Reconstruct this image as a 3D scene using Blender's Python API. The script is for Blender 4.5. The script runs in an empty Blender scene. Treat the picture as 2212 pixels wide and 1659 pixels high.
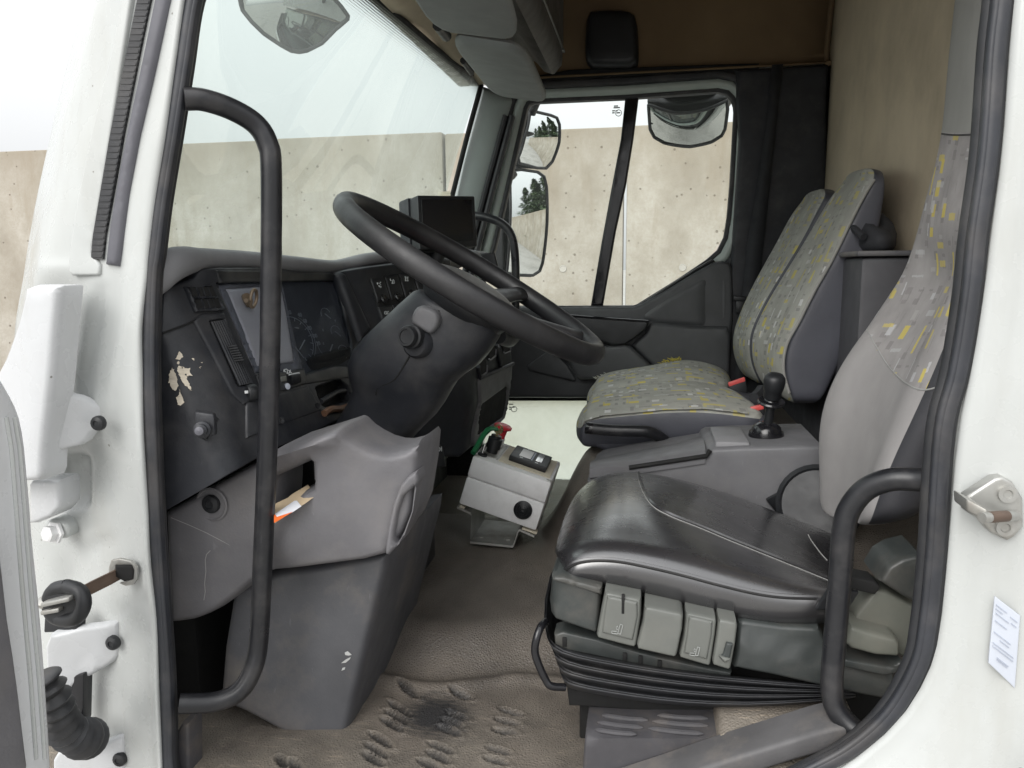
import bpy, bmesh, math, random
import numpy as np
from mathutils import Vector, Matrix
from mathutils.geometry import delaunay_2d_cdt, tessellate_polygon
random.seed(7); np.random.seed(7)
rad = math.radians
sc = bpy.context.scene
COL = sc.collection

# ------------------------------------------------------------------ camera
W, H, F = 2212.0, 1659.0, 1662.0
YAW, PITCH, ROLL = rad(10.0), rad(8.5), rad(-0.5)
C0 = Vector((0, 0, 1.70))
R3 = (Matrix.Rotation(YAW, 3, 'Z') @ Matrix.Rotation(rad(90) - PITCH, 3, 'X') @ Matrix.Rotation(ROLL, 3, 'Z'))
cd = bpy.data.cameras.new('camera'); cam = bpy.data.objects.new('camera', cd); COL.objects.link(cam)
cam.matrix_world = Matrix.Translation(C0) @ R3.to_4x4()
cd.sensor_width = 36; cd.lens = F / W * 36; cd.clip_start = 0.02; cd.clip_end = 2000
sc.camera = cam

# ------------------------------------------------------------------ sky, sun, exposure
EL, AZ = rad(36), rad(203)
w = bpy.data.worlds.new("World"); sc.world = w; w.use_nodes = True
nt = w.node_tree; nt.nodes.clear()
sky = nt.nodes.new('ShaderNodeTexSky'); sky.sky_type = 'NISHITA'; sky.sun_disc = False
sky.sun_elevation = EL; sky.sun_rotation = AZ; sky.air_density = 1.0; sky.dust_density = 4.0; sky.ozone_density = 1.0
hs = nt.nodes.new('ShaderNodeHueSaturation'); hs.inputs['Saturation'].default_value = 0.12
bg = nt.nodes.new('ShaderNodeBackground'); bg.inputs['Strength'].default_value = 0.13
wo = nt.nodes.new('ShaderNodeOutputWorld')
nt.links.new(sky.outputs[0], hs.inputs['Color']); ov = nt.nodes.new('ShaderNodeMix'); ov.data_type = 'RGBA'; ov.inputs[0].default_value = .7; ov.inputs[7].default_value = (6.9, 7.0, 7.1, 1)      # even cloud cover over the sky colour
nt.links.new(hs.outputs[0], ov.inputs[6]); nt.links.new(ov.outputs[2], bg.inputs['Color']); tcw = nt.nodes.new('ShaderNodeTexCoord'); sxw = nt.nodes.new('ShaderNodeSeparateXYZ'); mrw = nt.nodes.new('ShaderNodeMapRange')   # overcast: dimmer at the horizon, brightest overhead
mrw.inputs[3].default_value = 0.065; mrw.inputs[4].default_value = 0.195
nt.links.new(tcw.outputs['Generated'], sxw.inputs[0]); nt.links.new(sxw.outputs[2], mrw.inputs[0]); nt.links.new(mrw.outputs[0], bg.inputs['Strength'])
nt.links.new(bg.outputs[0], wo.inputs[0])
sl = bpy.data.lights.new('sun', 'SUN'); sl.energy = 0.9; sl.angle = rad(45); sl.color = (1, .97, .93)
sun = bpy.data.objects.new('sun', sl); COL.objects.link(sun); sun.location = (0, 0, 8)
sd = Vector((math.sin(AZ) * math.cos(EL), math.cos(AZ) * math.cos(EL), math.sin(EL)))
sun.rotation_euler = sd.to_track_quat('Z', 'Y').to_euler()
sc.view_settings.view_transform = 'Standard'; sc.view_settings.look = 'None'
sc.view_settings.exposure = 0.95; sc.view_settings.gamma = 1.0
sc.view_settings.use_curve_mapping = False
sc.cycles.max_bounces = 10; sc.cycles.transparent_max_bounces = 16; sc.cycles.diffuse_bounces = 5

# ------------------------------------------------------------------ measuring helpers: photo coordinates to points on real planes
def ray(x, y):
    return R3 @ Vector(((x - W / 2) / F, -(y - H / 2) / F, -1))
def V(x, y, Y):
    d = ray(x, y); return C0 + d * (Y / d.y)
def VX(x, y, X):
    d = ray(x, y); return C0 + d * (X / d.x)
def VZ(x, y, Z):
    d = ray(x, y); return C0 + d * ((Z - C0.z) / d.z)
ZOOM = {'v': (0, 0, 1), 'Z1': (0, 0, .3637), 'Z2': (329.2, 384, .3637), 'Z3': (713.2, 0, .3637), 'Z4': (1042.3, 0, .3637),
        'Z5': (1590.9, 0, .3638), 'Z6': (0, 603.5, .3307), 'Z7': (0, 1097.2, .3387), 'Z8': (329.2, 932.6, .3637),
        'B1': (713.2, 384, .3637), 'B2': (1042.3, 493.7, .3307), 'B3': (1536, 329.2, .3637), 'B4': (877.8, 822.9, .2645),
        'B5': (1097.2, 932.6, .3967), 'B6': (1645.8, 932.6, .4379), 'B7': (603.5, 1206.9, .2976), 'B8': (1097.2, 1261.8, .3720)}
def zp(k, x, y):
    a, b, s = ZOOM[k]; return (a + x * s, b + y * s)
def zl(k, pts): return [zp(k, p[0], p[1]) for p in pts]
def q(k, x, y, Y): return V(*zp(k, x, y), Y)
def lerp(a, b, t): return a + (b - a) * t
def interp(x, tab):
    if x <= tab[0][0]: return tab[0][1]
    for (a, b), (c, d) in zip(tab, tab[1:]):
        if x <= c: return b + (d - b) * (x - a) / (c - a)
    return tab[-1][1]

# ------------------------------------------------------------------ materials
MATS = {}
def newmat(name):
    m = bpy.data.materials.new(name); m.use_nodes = True
    n = m.node_tree; b = n.nodes['Principled BSDF']; MATS[name] = m
    return m, n, b
def nd(n, t, **kw):
    x = n.nodes.new(t)
    for k, v in kw.items():
        if k.startswith('i_'): x.inputs[k[2:].replace('_', ' ')].default_value = v
        else: setattr(x, k, v)
    return x
def c4(c): return (c[0], c[1], c[2], 1)
def ramp(n, fac, stops):
    r = n.nodes.new('ShaderNodeValToRGB'); e = r.color_ramp.elements
    e[0].position, e[0].color = stops[0][0], c4(stops[0][1]); e[1].position, e[1].color = stops[-1][0], c4(stops[-1][1])
    for p, c in stops[1:-1]:
        z = e.new(p); z.color = c4(c)
    n.links.new(fac, r.inputs[0]); return r.outputs[0]
def mixc(n, fac, a, b, bt='MIX'):
    m = n.nodes.new('ShaderNodeMix'); m.data_type = 'RGBA'; m.blend_type = bt
    for s, v in ((0, fac), (6, a), (7, b)):
        if isinstance(v, (int, float)): m.inputs[s].default_value = v
        elif isinstance(v, tuple): m.inputs[s].default_value = c4(v)
        else: n.links.new(v, m.inputs[s])
    return m.outputs[2]
def math_(n, op, a, b=None):
    m = n.nodes.new('ShaderNodeMath'); m.operation = op
    for s, v in ((0, a), (1, b)):
        if v is None: continue
        if isinstance(v, (int, float)): m.inputs[s].default_value = v
        else: n.links.new(v, m.inputs[s])
    return m.outputs[0]
def pos(n, scale=(1, 1, 1), rot=(0, 0, 0)):
    g = n.nodes.new('ShaderNodeNewGeometry'); mp = n.nodes.new('ShaderNodeMapping')
    mp.inputs['Scale'].default_value = scale; mp.inputs['Rotation'].default_value = rot
    n.links.new(g.outputs['Position'], mp.inputs[0]); return mp.outputs[0]
def noise(n, vec, scale, detail=4, rough=.55, out=0):
    t = n.nodes.new('ShaderNodeTexNoise'); t.inputs['Scale'].default_value = scale; t.inputs['Detail'].default_value = detail
    t.inputs['Roughness'].default_value = rough; n.links.new(vec, t.inputs['Vector']); return t.outputs[out]
def bump(n, b, h, strength, dist=.002):
    bp = n.nodes.new('ShaderNodeBump'); bp.inputs['Strength'].default_value = strength; bp.inputs['Distance'].default_value = dist
    n.links.new(h, bp.inputs['Height']); n.links.new(bp.outputs[0], b.inputs['Normal'])
def plastic(name, col, rough=.5, var=.15, grain=900, gs=.25, metal=0, dirt=None, dirt_amt=.5, spec=.5, dscale=9, wear=0, specks=0):
    """solid colour with slight mottling, a fine surface grain and optional dust patches"""
    m, n, b = newmat(name); p = pos(n)
    lo = tuple(max(0, c * (1 - var)) for c in col); hi = tuple(c * (1 + var) for c in col)
    c = ramp(n, noise(n, p, 14, 5), [(.3, lo), (.7, hi)])
    if dirt:
        f = ramp(n, noise(n, p, dscale, 6, .65), [(.48, (0, 0, 0)), (.75, (dirt_amt,) * 3)])
        c = mixc(n, f, c, dirt)
    if wear:
        f2 = ramp(n, noise(n, pos(n, (1, 1, .25)), 120, 3, .7), [(.68, (0, 0, 0)), (.74, (wear,) * 3)])
        c = mixc(n, f2, c, tuple(min(1, v * 2.2 + .03) for v in col))
    if specks:      # road dirt: sparse little dark spots
        vs__ = nd(n, 'ShaderNodeTexVoronoi'); vs__.inputs['Scale'].default_value = specks; n.links.new(p, vs__.inputs['Vector'])
        sr = nd(n, 'ShaderNodeSeparateColor'); n.links.new(vs__.outputs['Color'], sr.inputs[0])
        sz = math_(n, 'MULTIPLY', math_(n, 'SUBTRACT', sr.outputs[0], .80), .55)
        c = mixc(n, math_(n, 'MULTIPLY', math_(n, 'LESS_THAN', vs__.outputs['Distance'], sz), .8), c, (.13, .12, .10))
        c = mixc(n, ramp(n, noise(n, pos(n, (1, 1, .18)), 16, 5, .6), [(.54, (0, 0, 0)), (.8, (.28,) * 3)]), c, (.30, .285, .24))
    n.links.new(c, b.inputs['Base Color'])
    rr = ramp(n, noise(n, p, 25, 4), [(.3, (max(.03, rough - .08),) * 3), (.7, (min(1, rough + .1),) * 3)])
    n.links.new(rr, b.inputs['Roughness']); b.inputs['Metallic'].default_value = metal
    b.inputs['Specular IOR Level'].default_value = spec
    if gs: bump(n, b, noise(n, p, grain, 2), gs, .0006)
    return m
plastic('white_paint', (.46, .475, .465), .26, .03, 40, .012, dirt=(.36, .35, .30), dirt_amt=.07, dscale=5, specks=42)
plastic('bright_paint', (.52, .53, .54), .25, .02, 40, .01, dirt=(.4, .38, .34), dirt_amt=.08, specks=40)
plastic('lightened_hem_white', (.62, .63, .64), .3, .02, 60, .03, dirt=(.4, .38, .35), dirt_amt=.15)  # body white lightened to offset the shade on the open door edge
plastic('green_grey_paint', (.42, .47, .44), .35, .04, 60, .03)
plastic('pillar_trim', (.34, .38, .37), .55, .05, 500, .2)
plastic('black_rubber', (.022, .023, .026), .5, .25, 300, .15, dirt=(.12, .11, .10), dirt_amt=.35, wear=.25)
plastic('seal_rubber', (.028, .030, .036), .42, .25, 200, .12, dirt=(.14, .125, .11), dirt_amt=.35, wear=.15)
plastic('grey_rubber', (.10, .10, .115), .5, .15, 300, .1)
plastic('handle_black', (.014, .0145, .017), .33, .2, 400, .12, spec=.45, dirt=(.075, .07, .068), dirt_amt=.55, wear=.4, dscale=14)
plastic('dash_dark', (.021, .0225, .027), .46, .25, 320, .35, spec=.4, dirt=(.075, .072, .07), dirt_amt=.45, dscale=13, wear=.25)
plastic('black_plastic', (.014, .015, .017), .45, .2, 500, .15)
plastic('door_plastic', (.062, .064, .068), .5, .12, 600, .35)
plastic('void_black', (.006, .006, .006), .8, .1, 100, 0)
plastic('pad_grey_dark', (.075, .073, .07), .45, .12, 500, .4)
plastic('gloss_hub', (.032, .032, .034), .35, .15, 500, .2)
plastic('wheel_rim', (.012, .012, .0135), .46, .2, 260, .3, dirt=(.05, .048, .045), dirt_amt=.4, dscale=14, wear=.25)
plastic('gloss_black', (.012, .012, .014), .15, .1, 100, 0)
plastic('grey_plastic', (.135, .132, .140), .52, .12, 300, .5, dirt=(.21, .195, .185), dirt_amt=.5, wear=.18)
plastic('pad_grey', (.21, .21, .218), .6, .08, 700, .4)
plastic('console_grey', (.125, .125, .132), .5, .12, 600, .4, dirt=(.21, .20, .19), dirt_amt=.35, wear=.2)
plastic('kick_grey', (.078, .079, .086), .55, .15, 300, .4, dirt=(.20, .175, .15), dirt_amt=.6, dscale=8, wear=.25)
plastic('heel_grey', (.06, .058, .063), .65, .2, 400, .4, dirt=(.15, .125, .10), dirt_amt=.7, dscale=12)
plastic('visor_grey', (.215, .225, .22), .75, .06, 900, .2)
plastic('overhead_grey', (.10, .095, .09), .55, .2, 700, .4)
plastic('seat_plastic', (.038, .043, .042), .42, .15, 500, .15, dirt=(.16, .14, .12), dirt_amt=.4, dscale=12)
plastic('button_grey', (.125, .13, .12), .38, .08, 300, .1, dirt=(.18, .175, .155), dirt_amt=.3, dscale=20)
plastic('olive_grey', (.13, .135, .115), .5, .1, 400, .1, dirt=(.2, .18, .15), dirt_amt=.4)
plastic('vinyl_side', (.062, .064, .078), .5, .1, 260, .5)
plastic('belt_web', (.022, .023, .027), .75, .15, 1200, .3)
plastic('box_grey', (.74, .74, .74), .42, .05, 200, .05, dirt=(.3, .29, .27), dirt_amt=.3, dscale=18)
plastic('plate_steel', (.42, .42, .40), .42, .15, 150, .1, metal=.7, dirt=(.2, .16, .12), dirt_amt=.5, dscale=25)
plastic('bright_steel', (.62, .62, .62), .25, .1, 100, 0, metal=1)
plastic('rusty_steel', (.13, .09, .068), .55, .4, 120, .3, metal=.3)
plastic('brass', (.62, .50, .27), .32, .1, 100, 0, metal=.8)
plastic('red_plastic', (.55, .035, .05), .35, .05, 100, 0)
plastic('buckle_red', (.70, .10, .09), .4, .05, 100, 0)
plastic('green_plastic', (.012, .13, .05), .35, .1, 100, 0)
plastic('cream_card', (.58, .53, .42), .7, .06, 200, .05)
plastic('card_board', (.60, .47, .31), .8, .08, 200, .2)
plastic('nick_white', (.48, .48, .47), .8, .1, 100, 0)
plastic('locker_dark', (.05, .05, .056), .6, .1, 300, .3)
plastic('seat_black', (.028, .028, .033), .6, .15, 300, .4)
plastic('paper_white', (.75, .76, .80), .7, .03, 200, 0)
plastic('orange_print', (.80, .16, .03), .6, .05, 200, 0)
plastic('lever_print', (.30, .31, .30), .6, .05, 100, 0)
plastic('icon_white', (.62, .64, .64), .5, .02, 100, 0)
plastic('dial_face', (.055, .056, .062), .7, .1, 300, .05)  # lightened to stand in for haze on the cluster glass
plastic('socket_grey', (.42, .40, .36), .8, .1, 100, .2)
plastic('dial_mark', (.22, .23, .24), .5, .02, 100, 0)
plastic('foam', (.60, .54, .44), .95, .15, 300, .6)
plastic('sticker_blue', (.48, .51, .57), .45, .04, 100, 0)
plastic('sticker_ink', (.33, .36, .43), .6, .1, 100, 0)
plastic('yellow_thread', (.50, .42, .06), .9, .2, 100, 0)
plastic('pale_thread', (.55, .55, .5), .9, .2, 100, 0)
plastic('stitch', (.30, .30, .29), .8, .1, 100, 0)
plastic('fabric_plain', (.295, .283, .28), .95, .08, 1800, .6)
plastic('fabric_head', (.27, .27, .255), .95, .05, 1800, .5)
plastic('tree_bark', (.07, .05, .035), .9, .3, 60, .5)
plastic('yard_ground', (.36, .35, .33), .9, .2, 30, .5, dirt=(.13, .12, .11), dirt_amt=.6, dscale=1.2)
plastic('key_metal', (.26, .20, .14), .4, .2, 100, .05, metal=.5)
plastic('sill_grey', (.085, .083, .085), .65, .2, 300, .4, dirt=(.19, .165, .14), dirt_amt=.7, dscale=10, wear=.2)
plastic('copper_brown', (.16, .085, .05), .5, .3, 100, .1)

# worn black leather-look vinyl
m, n, b = newmat('seat_leather'); p = pos(n)
c = ramp(n, noise(n, p, 3, 3), [(.35, (.018, .0175, .019)), (.65, (.034, .033, .036))])
n.links.new(c, b.inputs['Base Color'])
n.links.new(ramp(n, noise(n, pos(n, (1, 1.5, 1)), 12, 5), [(.3, (.20,) * 3), (.7, (.36,) * 3)]), b.inputs['Roughness'])
b.inputs['Specular IOR Level'].default_value = .9
b.inputs['Coat Weight'].default_value = .8; b.inputs['Coat Roughness'].default_value = .27; b.inputs['Coat IOR'].default_value = 1.7
hh = math_(n, 'ADD', math_(n, 'MULTIPLY', noise(n, p, 700, 2), .25), math_(n, 'MULTIPLY', noise(n, pos(n, (1, .5, 1)), 9, 2), .5))
bump(n, b, hh, .10, .0022)

# stained tan head lining / rear lining
def lining(name, col, stain):
    m, n, b = newmat(name); p = pos(n)
    a = noise(n, pos(n, (1, 1, .9)), 2.6, 7, .62)
    c = ramp(n, a, [(.3, tuple(v * .7 for v in col)), (.5, col), (.72, tuple(v * 1.15 for v in col))])
    c = mixc(n, ramp(n, noise(n, p, 2.3, 3), [(.45, (0, 0, 0)), (.7, (.6,) * 3)]), c, stain)
    n.links.new(c, b.inputs['Base Color']); b.inputs['Roughness'].default_value = .95
    b.inputs['Specular IOR Level'].default_value = .15
    bump(n, b, noise(n, p, 1400, 2), .5, .001)
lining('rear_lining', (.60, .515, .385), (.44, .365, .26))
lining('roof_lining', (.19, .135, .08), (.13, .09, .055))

# patterned seat cloth: random woven rectangles on grey
def rect_layer(n, uv, sx, sy, prob, wmin, hmin, seed):
    mp = nd(n, 'ShaderNodeMapping'); mp.inputs['Scale'].default_value = (sx, sy, 1); mp.inputs['Location'].default_value = (seed * 3.7, seed * 5.1, 0)
    n.links.new(uv, mp.inputs[0])
    fl = nd(n, 'ShaderNodeVectorMath', operation='FLOOR'); n.links.new(mp.outputs[0], fl.inputs[0])
    fr = nd(n, 'ShaderNodeVectorMath', operation='FRACTION'); n.links.new(mp.outputs[0], fr.inputs[0])
    wn = nd(n, 'ShaderNodeTexWhiteNoise', noise_dimensions='3D')
    ad = nd(n, 'ShaderNodeVectorMath', operation='ADD'); ad.inputs[1].default_value = (seed, seed * 2, 0); n.links.new(fl.outputs[0], ad.inputs[0])
    n.links.new(ad.outputs[0], wn.inputs['Vector'])
    s1 = nd(n, 'ShaderNodeSeparateXYZ'); n.links.new(fr.outputs[0], s1.inputs[0])
    s2 = nd(n, 'ShaderNodeSeparateColor'); n.links.new(wn.outputs['Color'], s2.inputs[0])
    on = math_(n, 'LESS_THAN', wn.outputs['Value'], prob)
    wx = math_(n, 'ADD', math_(n, 'MULTIPLY', s2.outputs[0], .9 - wmin), wmin)
    hy = math_(n, 'ADD', math_(n, 'MULTIPLY', s2.outputs[1], .8 - hmin), hmin)
    ix = math_(n, 'LESS_THAN', math_(n, 'ABSOLUTE', math_(n, 'SUBTRACT', s1.outputs[0], .5)), math_(n, 'MULTIPLY', wx, .5))
    iy = math_(n, 'LESS_THAN', math_(n, 'ABSOLUTE', math_(n, 'SUBTRACT', s1.outputs[1], .5)), math_(n, 'MULTIPLY', hy, .5))
    return math_(n, 'MULTIPLY', math_(n, 'MULTIPLY', on, ix), iy)
def cloth(name, base, yellow, white, dark, wear):
    m, n, b = newmat(name)
    u = nd(n, 'ShaderNodeUVMap'); uv = u.outputs[0]; p = pos(n)
    # a little weave waviness so that the figures have thready edges
    nz = nd(n, 'ShaderNodeTexNoise'); nz.inputs['Scale'].default_value = 260; n.links.new(p, nz.inputs['Vector'])
    sc_ = nd(n, 'ShaderNodeVectorMath', operation='SCALE'); sc_.inputs['Scale'].default_value = .004; n.links.new(nz.outputs['Color'], sc_.inputs[0])
    av = nd(n, 'ShaderNodeVectorMath', operation='ADD'); n.links.new(uv, av.inputs[0]); n.links.new(sc_.outputs[0], av.inputs[1]); uv = av.outputs[0]
    c = ramp(n, noise(n, p, 16, 4), [(.3, tuple(v * .82 for v in base)), (.7, tuple(v * 1.1 for v in base))])
    for sx, sy, pr, w0, h0, sd_, colr, am in ((23, 54, .34, .35, .14, 1, dark, .75), (48, 24, .22, .10, .35, 2, dark, .6), (18, 40, .18, .3, .25, 3, tuple(v * 1.25 for v in base), .6),
                                             (16, 31, .22, .25, .40, 4, yellow, .92), (30, 16, .12, .25, .35, 5, yellow, .92), (20, 36, .09, .3, .35, 6, white, .8), (44, 22, .06, .2, .35, 7, white, .75),
                                             (16, 70, .12, .5, .25, 8, yellow, .7), (15, 80, .08, .6, .25, 9, white, .5)):
        mk_ = rect_layer(n, uv, sx, sy, pr, w0, h0, sd_)
        c = mixc(n, math_(n, 'MULTIPLY', mk_, am), c, colr)
    c = mixc(n, ramp(n, noise(n, p, 6, 5), [(.5, (0, 0, 0)), (.72, (wear,) * 3)]), c, tuple(v * .8 for v in base))
    n.links.new(c, b.inputs['Base Color']); b.inputs['Roughness'].default_value = .95; b.inputs['Specular IOR Level'].default_value = .15
    bump(n, b, noise(n, p, 1600, 2), .6, .001)
cloth('bench_cloth', (.38, .38, .345), (.56, .475, .12), (.64, .64, .64), (.23, .225, .22), .75)
cloth('driver_cloth', (.34, .325, .32), (.57, .47, .13), (.50, .50, .51), (.24, .225, .225), .45)

# floor mat: pebbled rubber with pale dust trodden in near the door
m, n, b = newmat('floor_mat'); p = pos(n)
dustn = noise(n, p, 5, 7, .65)
g = nd(n, 'ShaderNodeNewGeometry'); sp = nd(n, 'ShaderNodeSeparateXYZ'); n.links.new(g.outputs['Position'], sp.inputs[0])
near = nd(n, 'ShaderNodeMapRange'); near.inputs[1].default_value = 1.30; near.inputs[2].default_value = .85; n.links.new(sp.outputs[1], near.inputs[0])
fd = math_(n, 'ADD', math_(n, 'MULTIPLY', near.outputs[0], .55), math_(n, 'SUBTRACT', dustn, .42))
vor = nd(n, 'ShaderNodeTexVoronoi'); vor.feature = 'DISTANCE_TO_EDGE'; vor.inputs['Scale'].default_value = 210; n.links.new(p, vor.inputs['Vector'])
c = ramp(n, fd, [(.05, (.115, .101, .088)), (.30, (.15, .128, .107)), (.5, (.165, .145, .12)), (.85, (.25, .213, .168))])
c = mixc(n, ramp(n, vor.outputs[0], [(.0, (.5,) * 3), (.12, (0, 0, 0))]), c, (.17, .15, .125))
scr = noise(n, pos(n, (1, 9, 1), (0, 0, .5)), 22, 4, .7)
c = mixc(n, math_(n, 'MULTIPLY', ramp(n, scr, [(.58, (0, 0, 0)), (.66, (.7,) * 3)]), near.outputs[0]), c, (.36, .30, .23))
c = mixc(n, ramp(n, noise(n, p, 4.5, 5, .7), [(.5, (0, 0, 0)), (.72, (.75,) * 3)]), c, (.045, .040, .036))
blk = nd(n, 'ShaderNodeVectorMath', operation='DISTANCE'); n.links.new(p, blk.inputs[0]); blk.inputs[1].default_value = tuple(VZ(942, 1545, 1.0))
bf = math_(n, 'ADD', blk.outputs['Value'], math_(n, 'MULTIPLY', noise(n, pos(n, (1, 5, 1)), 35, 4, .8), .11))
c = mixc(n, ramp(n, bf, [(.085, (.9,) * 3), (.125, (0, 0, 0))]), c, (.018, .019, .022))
gr_ = nd(n, 'ShaderNodeAttribute', attribute_name='dimple_tone')      # darkens the dimples against the lands between them
c = mixc(n, math_(n, 'MULTIPLY', gr_.outputs['Fac'], .85), c, (.028, .026, .025))
n.links.new(c, b.inputs['Base Color'])
n.links.new(ramp(n, fd, [(.1, (.40,) * 3), (.6, (.72,) * 3)]), b.inputs['Roughness'])
bump(n, b, vor.outputs[0], .55, .004)

# board-marked concrete with pits and run stains
m, n, b = newmat('concrete'); p = pos(n)
oi = nd(n, 'ShaderNodeObjectInfo')
c = ramp(n, noise(n, pos(n, (1, 1, .75)), 1.9, 9, .66), [(.28, (.25, .222, .18)), (.5, (.365, .337, .287)), (.72, (.49, .465, .42))])
stn = noise(n, pos(n, (3, 3, .55)), 1.3, 6, .65)
c = mixc(n, ramp(n, stn, [(.5, (0, 0, 0)), (.7, (.6,) * 3)]), c, (.25, .20, .14))
v2 = nd(n, 'ShaderNodeSeparateXYZ'); n.links.new(p, v2.inputs[0])
topd = nd(n, 'ShaderNodeMapRange'); topd.inputs[1].default_value = 2.2; topd.inputs[2].default_value = 3.0; n.links.new(v2.outputs[2], topd.inputs[0])
c = mixc(n, math_(n, 'MULTIPLY', topd.outputs[0], math_(n, 'ADD', noise(n, pos(n, (2.2, 2.2, 1)), 2.4, 5), .12)), c, (.20, .165, .115))
c = mixc(n, ramp(n, noise(n, p, 55, 5, .7), [(.35, (.35,) * 3), (.6, (0, 0, 0))]), c, (.28, .245, .19))
vo = nd(n, 'ShaderNodeTexVoronoi'); vo.inputs['Scale'].default_value = 11; n.links.new(p, vo.inputs['Vector'])
pit = ramp(n, math_(n, 'ADD', vo.outputs['Distance'], math_(n, 'MULTIPLY', noise(n, p, 3, 3), .16)), [(.15, (1, 1, 1)), (.195, (0, 0, 0))])
c = mixc(n, math_(n, 'MULTIPLY', pit, .6), c, (.10, .08, .055))
n.links.new(c, b.inputs['Base Color']); b.inputs['Roughness'].default_value = .92; b.inputs['Specular IOR Level'].default_value = .25
bump(n, b, math_(n, 'SUBTRACT', math_(n, 'MULTIPLY', noise(n, p, 90, 4), .3), pit), .5, .01)

def glass(name, tint, film, filmcol=(.8, .85, .83), refl=.06):
    """clear pane: tinted see-through, a pale film that adds haze and a weak sky reflection"""
    m, n, b = newmat(name); o = n.nodes['Material Output']; n.nodes.remove(b)
    t = nd(n, 'ShaderNodeBsdfTransparent'); t.inputs[0].default_value = c4(tint)
    d = nd(n, 'ShaderNodeBsdfTranslucent'); d.inputs[0].default_value = c4(filmcol)
    gl = nd(n, 'ShaderNodeBsdfGlossy'); gl.inputs['Roughness'].default_value = .02
    m1 = nd(n, 'ShaderNodeMixShader'); m2 = nd(n, 'ShaderNodeMixShader')
    f = ramp(n, noise(n, pos(n), 3.5, 5), [(.35, (film * .6,) * 3), (.7, (film * 1.4,) * 3)])
    n.links.new(f, m1.inputs[0]); n.links.new(t.outputs[0], m1.inputs[1]); n.links.new(d.outputs[0], m1.inputs[2])
    lw = nd(n, 'ShaderNodeLayerWeight'); lw.inputs[0].default_value = .25
    n.links.new(math_(n, 'MULTIPLY', lw.outputs['Fresnel'], refl * 4), m2.inputs[0])
    n.links.new(m1.outputs[0], m2.inputs[1]); n.links.new(gl.outputs[0], m2.inputs[2]); n.links.new(m2.outputs[0], o.inputs[0])
glass('screen_glass', (.74, .82, .79), .14, (.85, .92, .88), .028)
glass('door_glass', (.98, 1, .99), .015)
glass('low_glass', (.93, 1, .95), .4, (.97, 1, .96))  # strong white film put in to brighten the dim view through it
glass('dial_glass', (.85, .87, .9), .015, (.6, .62, .65), .003)
m, n, b = newmat('mirror_glass'); b.inputs['Base Color'].default_value = (.78, .80, .79, 1); b.inputs['Metallic'].default_value = 1; b.inputs['Roughness'].default_value = .015
n.links.new(ramp(n, noise(n, pos(n), 6, 5), [(.3, (.01,) * 3), (.8, (.05,) * 3)]), b.inputs['Roughness'])
m, n, b = newmat('mirror_dark'); b.inputs['Base Color'].default_value = (.50, .52, .50, 1); b.inputs['Metallic'].default_value = 1; b.inputs['Roughness'].default_value = .02  # darkened base stands in for the darker scene these mirrors reflect
m, n, b = newmat('tacho_face'); p = pos(n)  # pale base colour stands in for the bright door reflected in it
n.links.new(ramp(n, noise(n, p, 6, 3), [(.3, (.48, .445, .44)), (.7, (.64, .60, .595))]), b.inputs['Base Color'])
b.inputs['Metallic'].default_value = .1; b.inputs['Roughness'].default_value = .32
m, n, b = newmat('leaf'); p = pos(n)
n.links.new(ramp(n, noise(n, p, .9, 4), [(.3, (.03, .055, .028)), (.7, (.10, .15, .06))]), b.inputs['Base Color']); b.inputs['Roughness'].default_value = .7
# printed dot band along the windscreen edge
m, n, b = newmat('dot_band'); o = n.nodes['Material Output']
u = nd(n, 'ShaderNodeUVMap'); mp = nd(n, 'ShaderNodeMapping'); mp.inputs['Scale'].default_value = (210, 210, 1); n.links.new(u.outputs[0], mp.inputs[0])
fr = nd(n, 'ShaderNodeVectorMath', operation='FRACTION'); n.links.new(mp.outputs[0], fr.inputs[0])
ds = nd(n, 'ShaderNodeVectorMath', operation='DISTANCE'); n.links.new(fr.outputs[0], ds.inputs[0]); ds.inputs[1].default_value = (.5, .5, 0)
su = nd(n, 'ShaderNodeSeparateXYZ'); n.links.new(u.outputs[0], su.inputs[0])
thr = math_(n, 'MULTIPLY', su.outputs[1], 11.0)
fm = math_(n, 'LESS_THAN', ds.outputs['Value'], math_(n, 'SUBTRACT', .62, thr))
tr = nd(n, 'ShaderNodeBsdfTransparent'); mx = nd(n, 'ShaderNodeMixShader'); b.inputs['Base Color'].default_value = (.03, .03, .03, 1)
n.links.new(fm, mx.inputs[0]); n.links.new(tr.outputs[0], mx.inputs[1]); n.links.new(b.outputs[0], mx.inputs[2]); n.links.new(mx.outputs[0], o.inputs[0])

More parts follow.
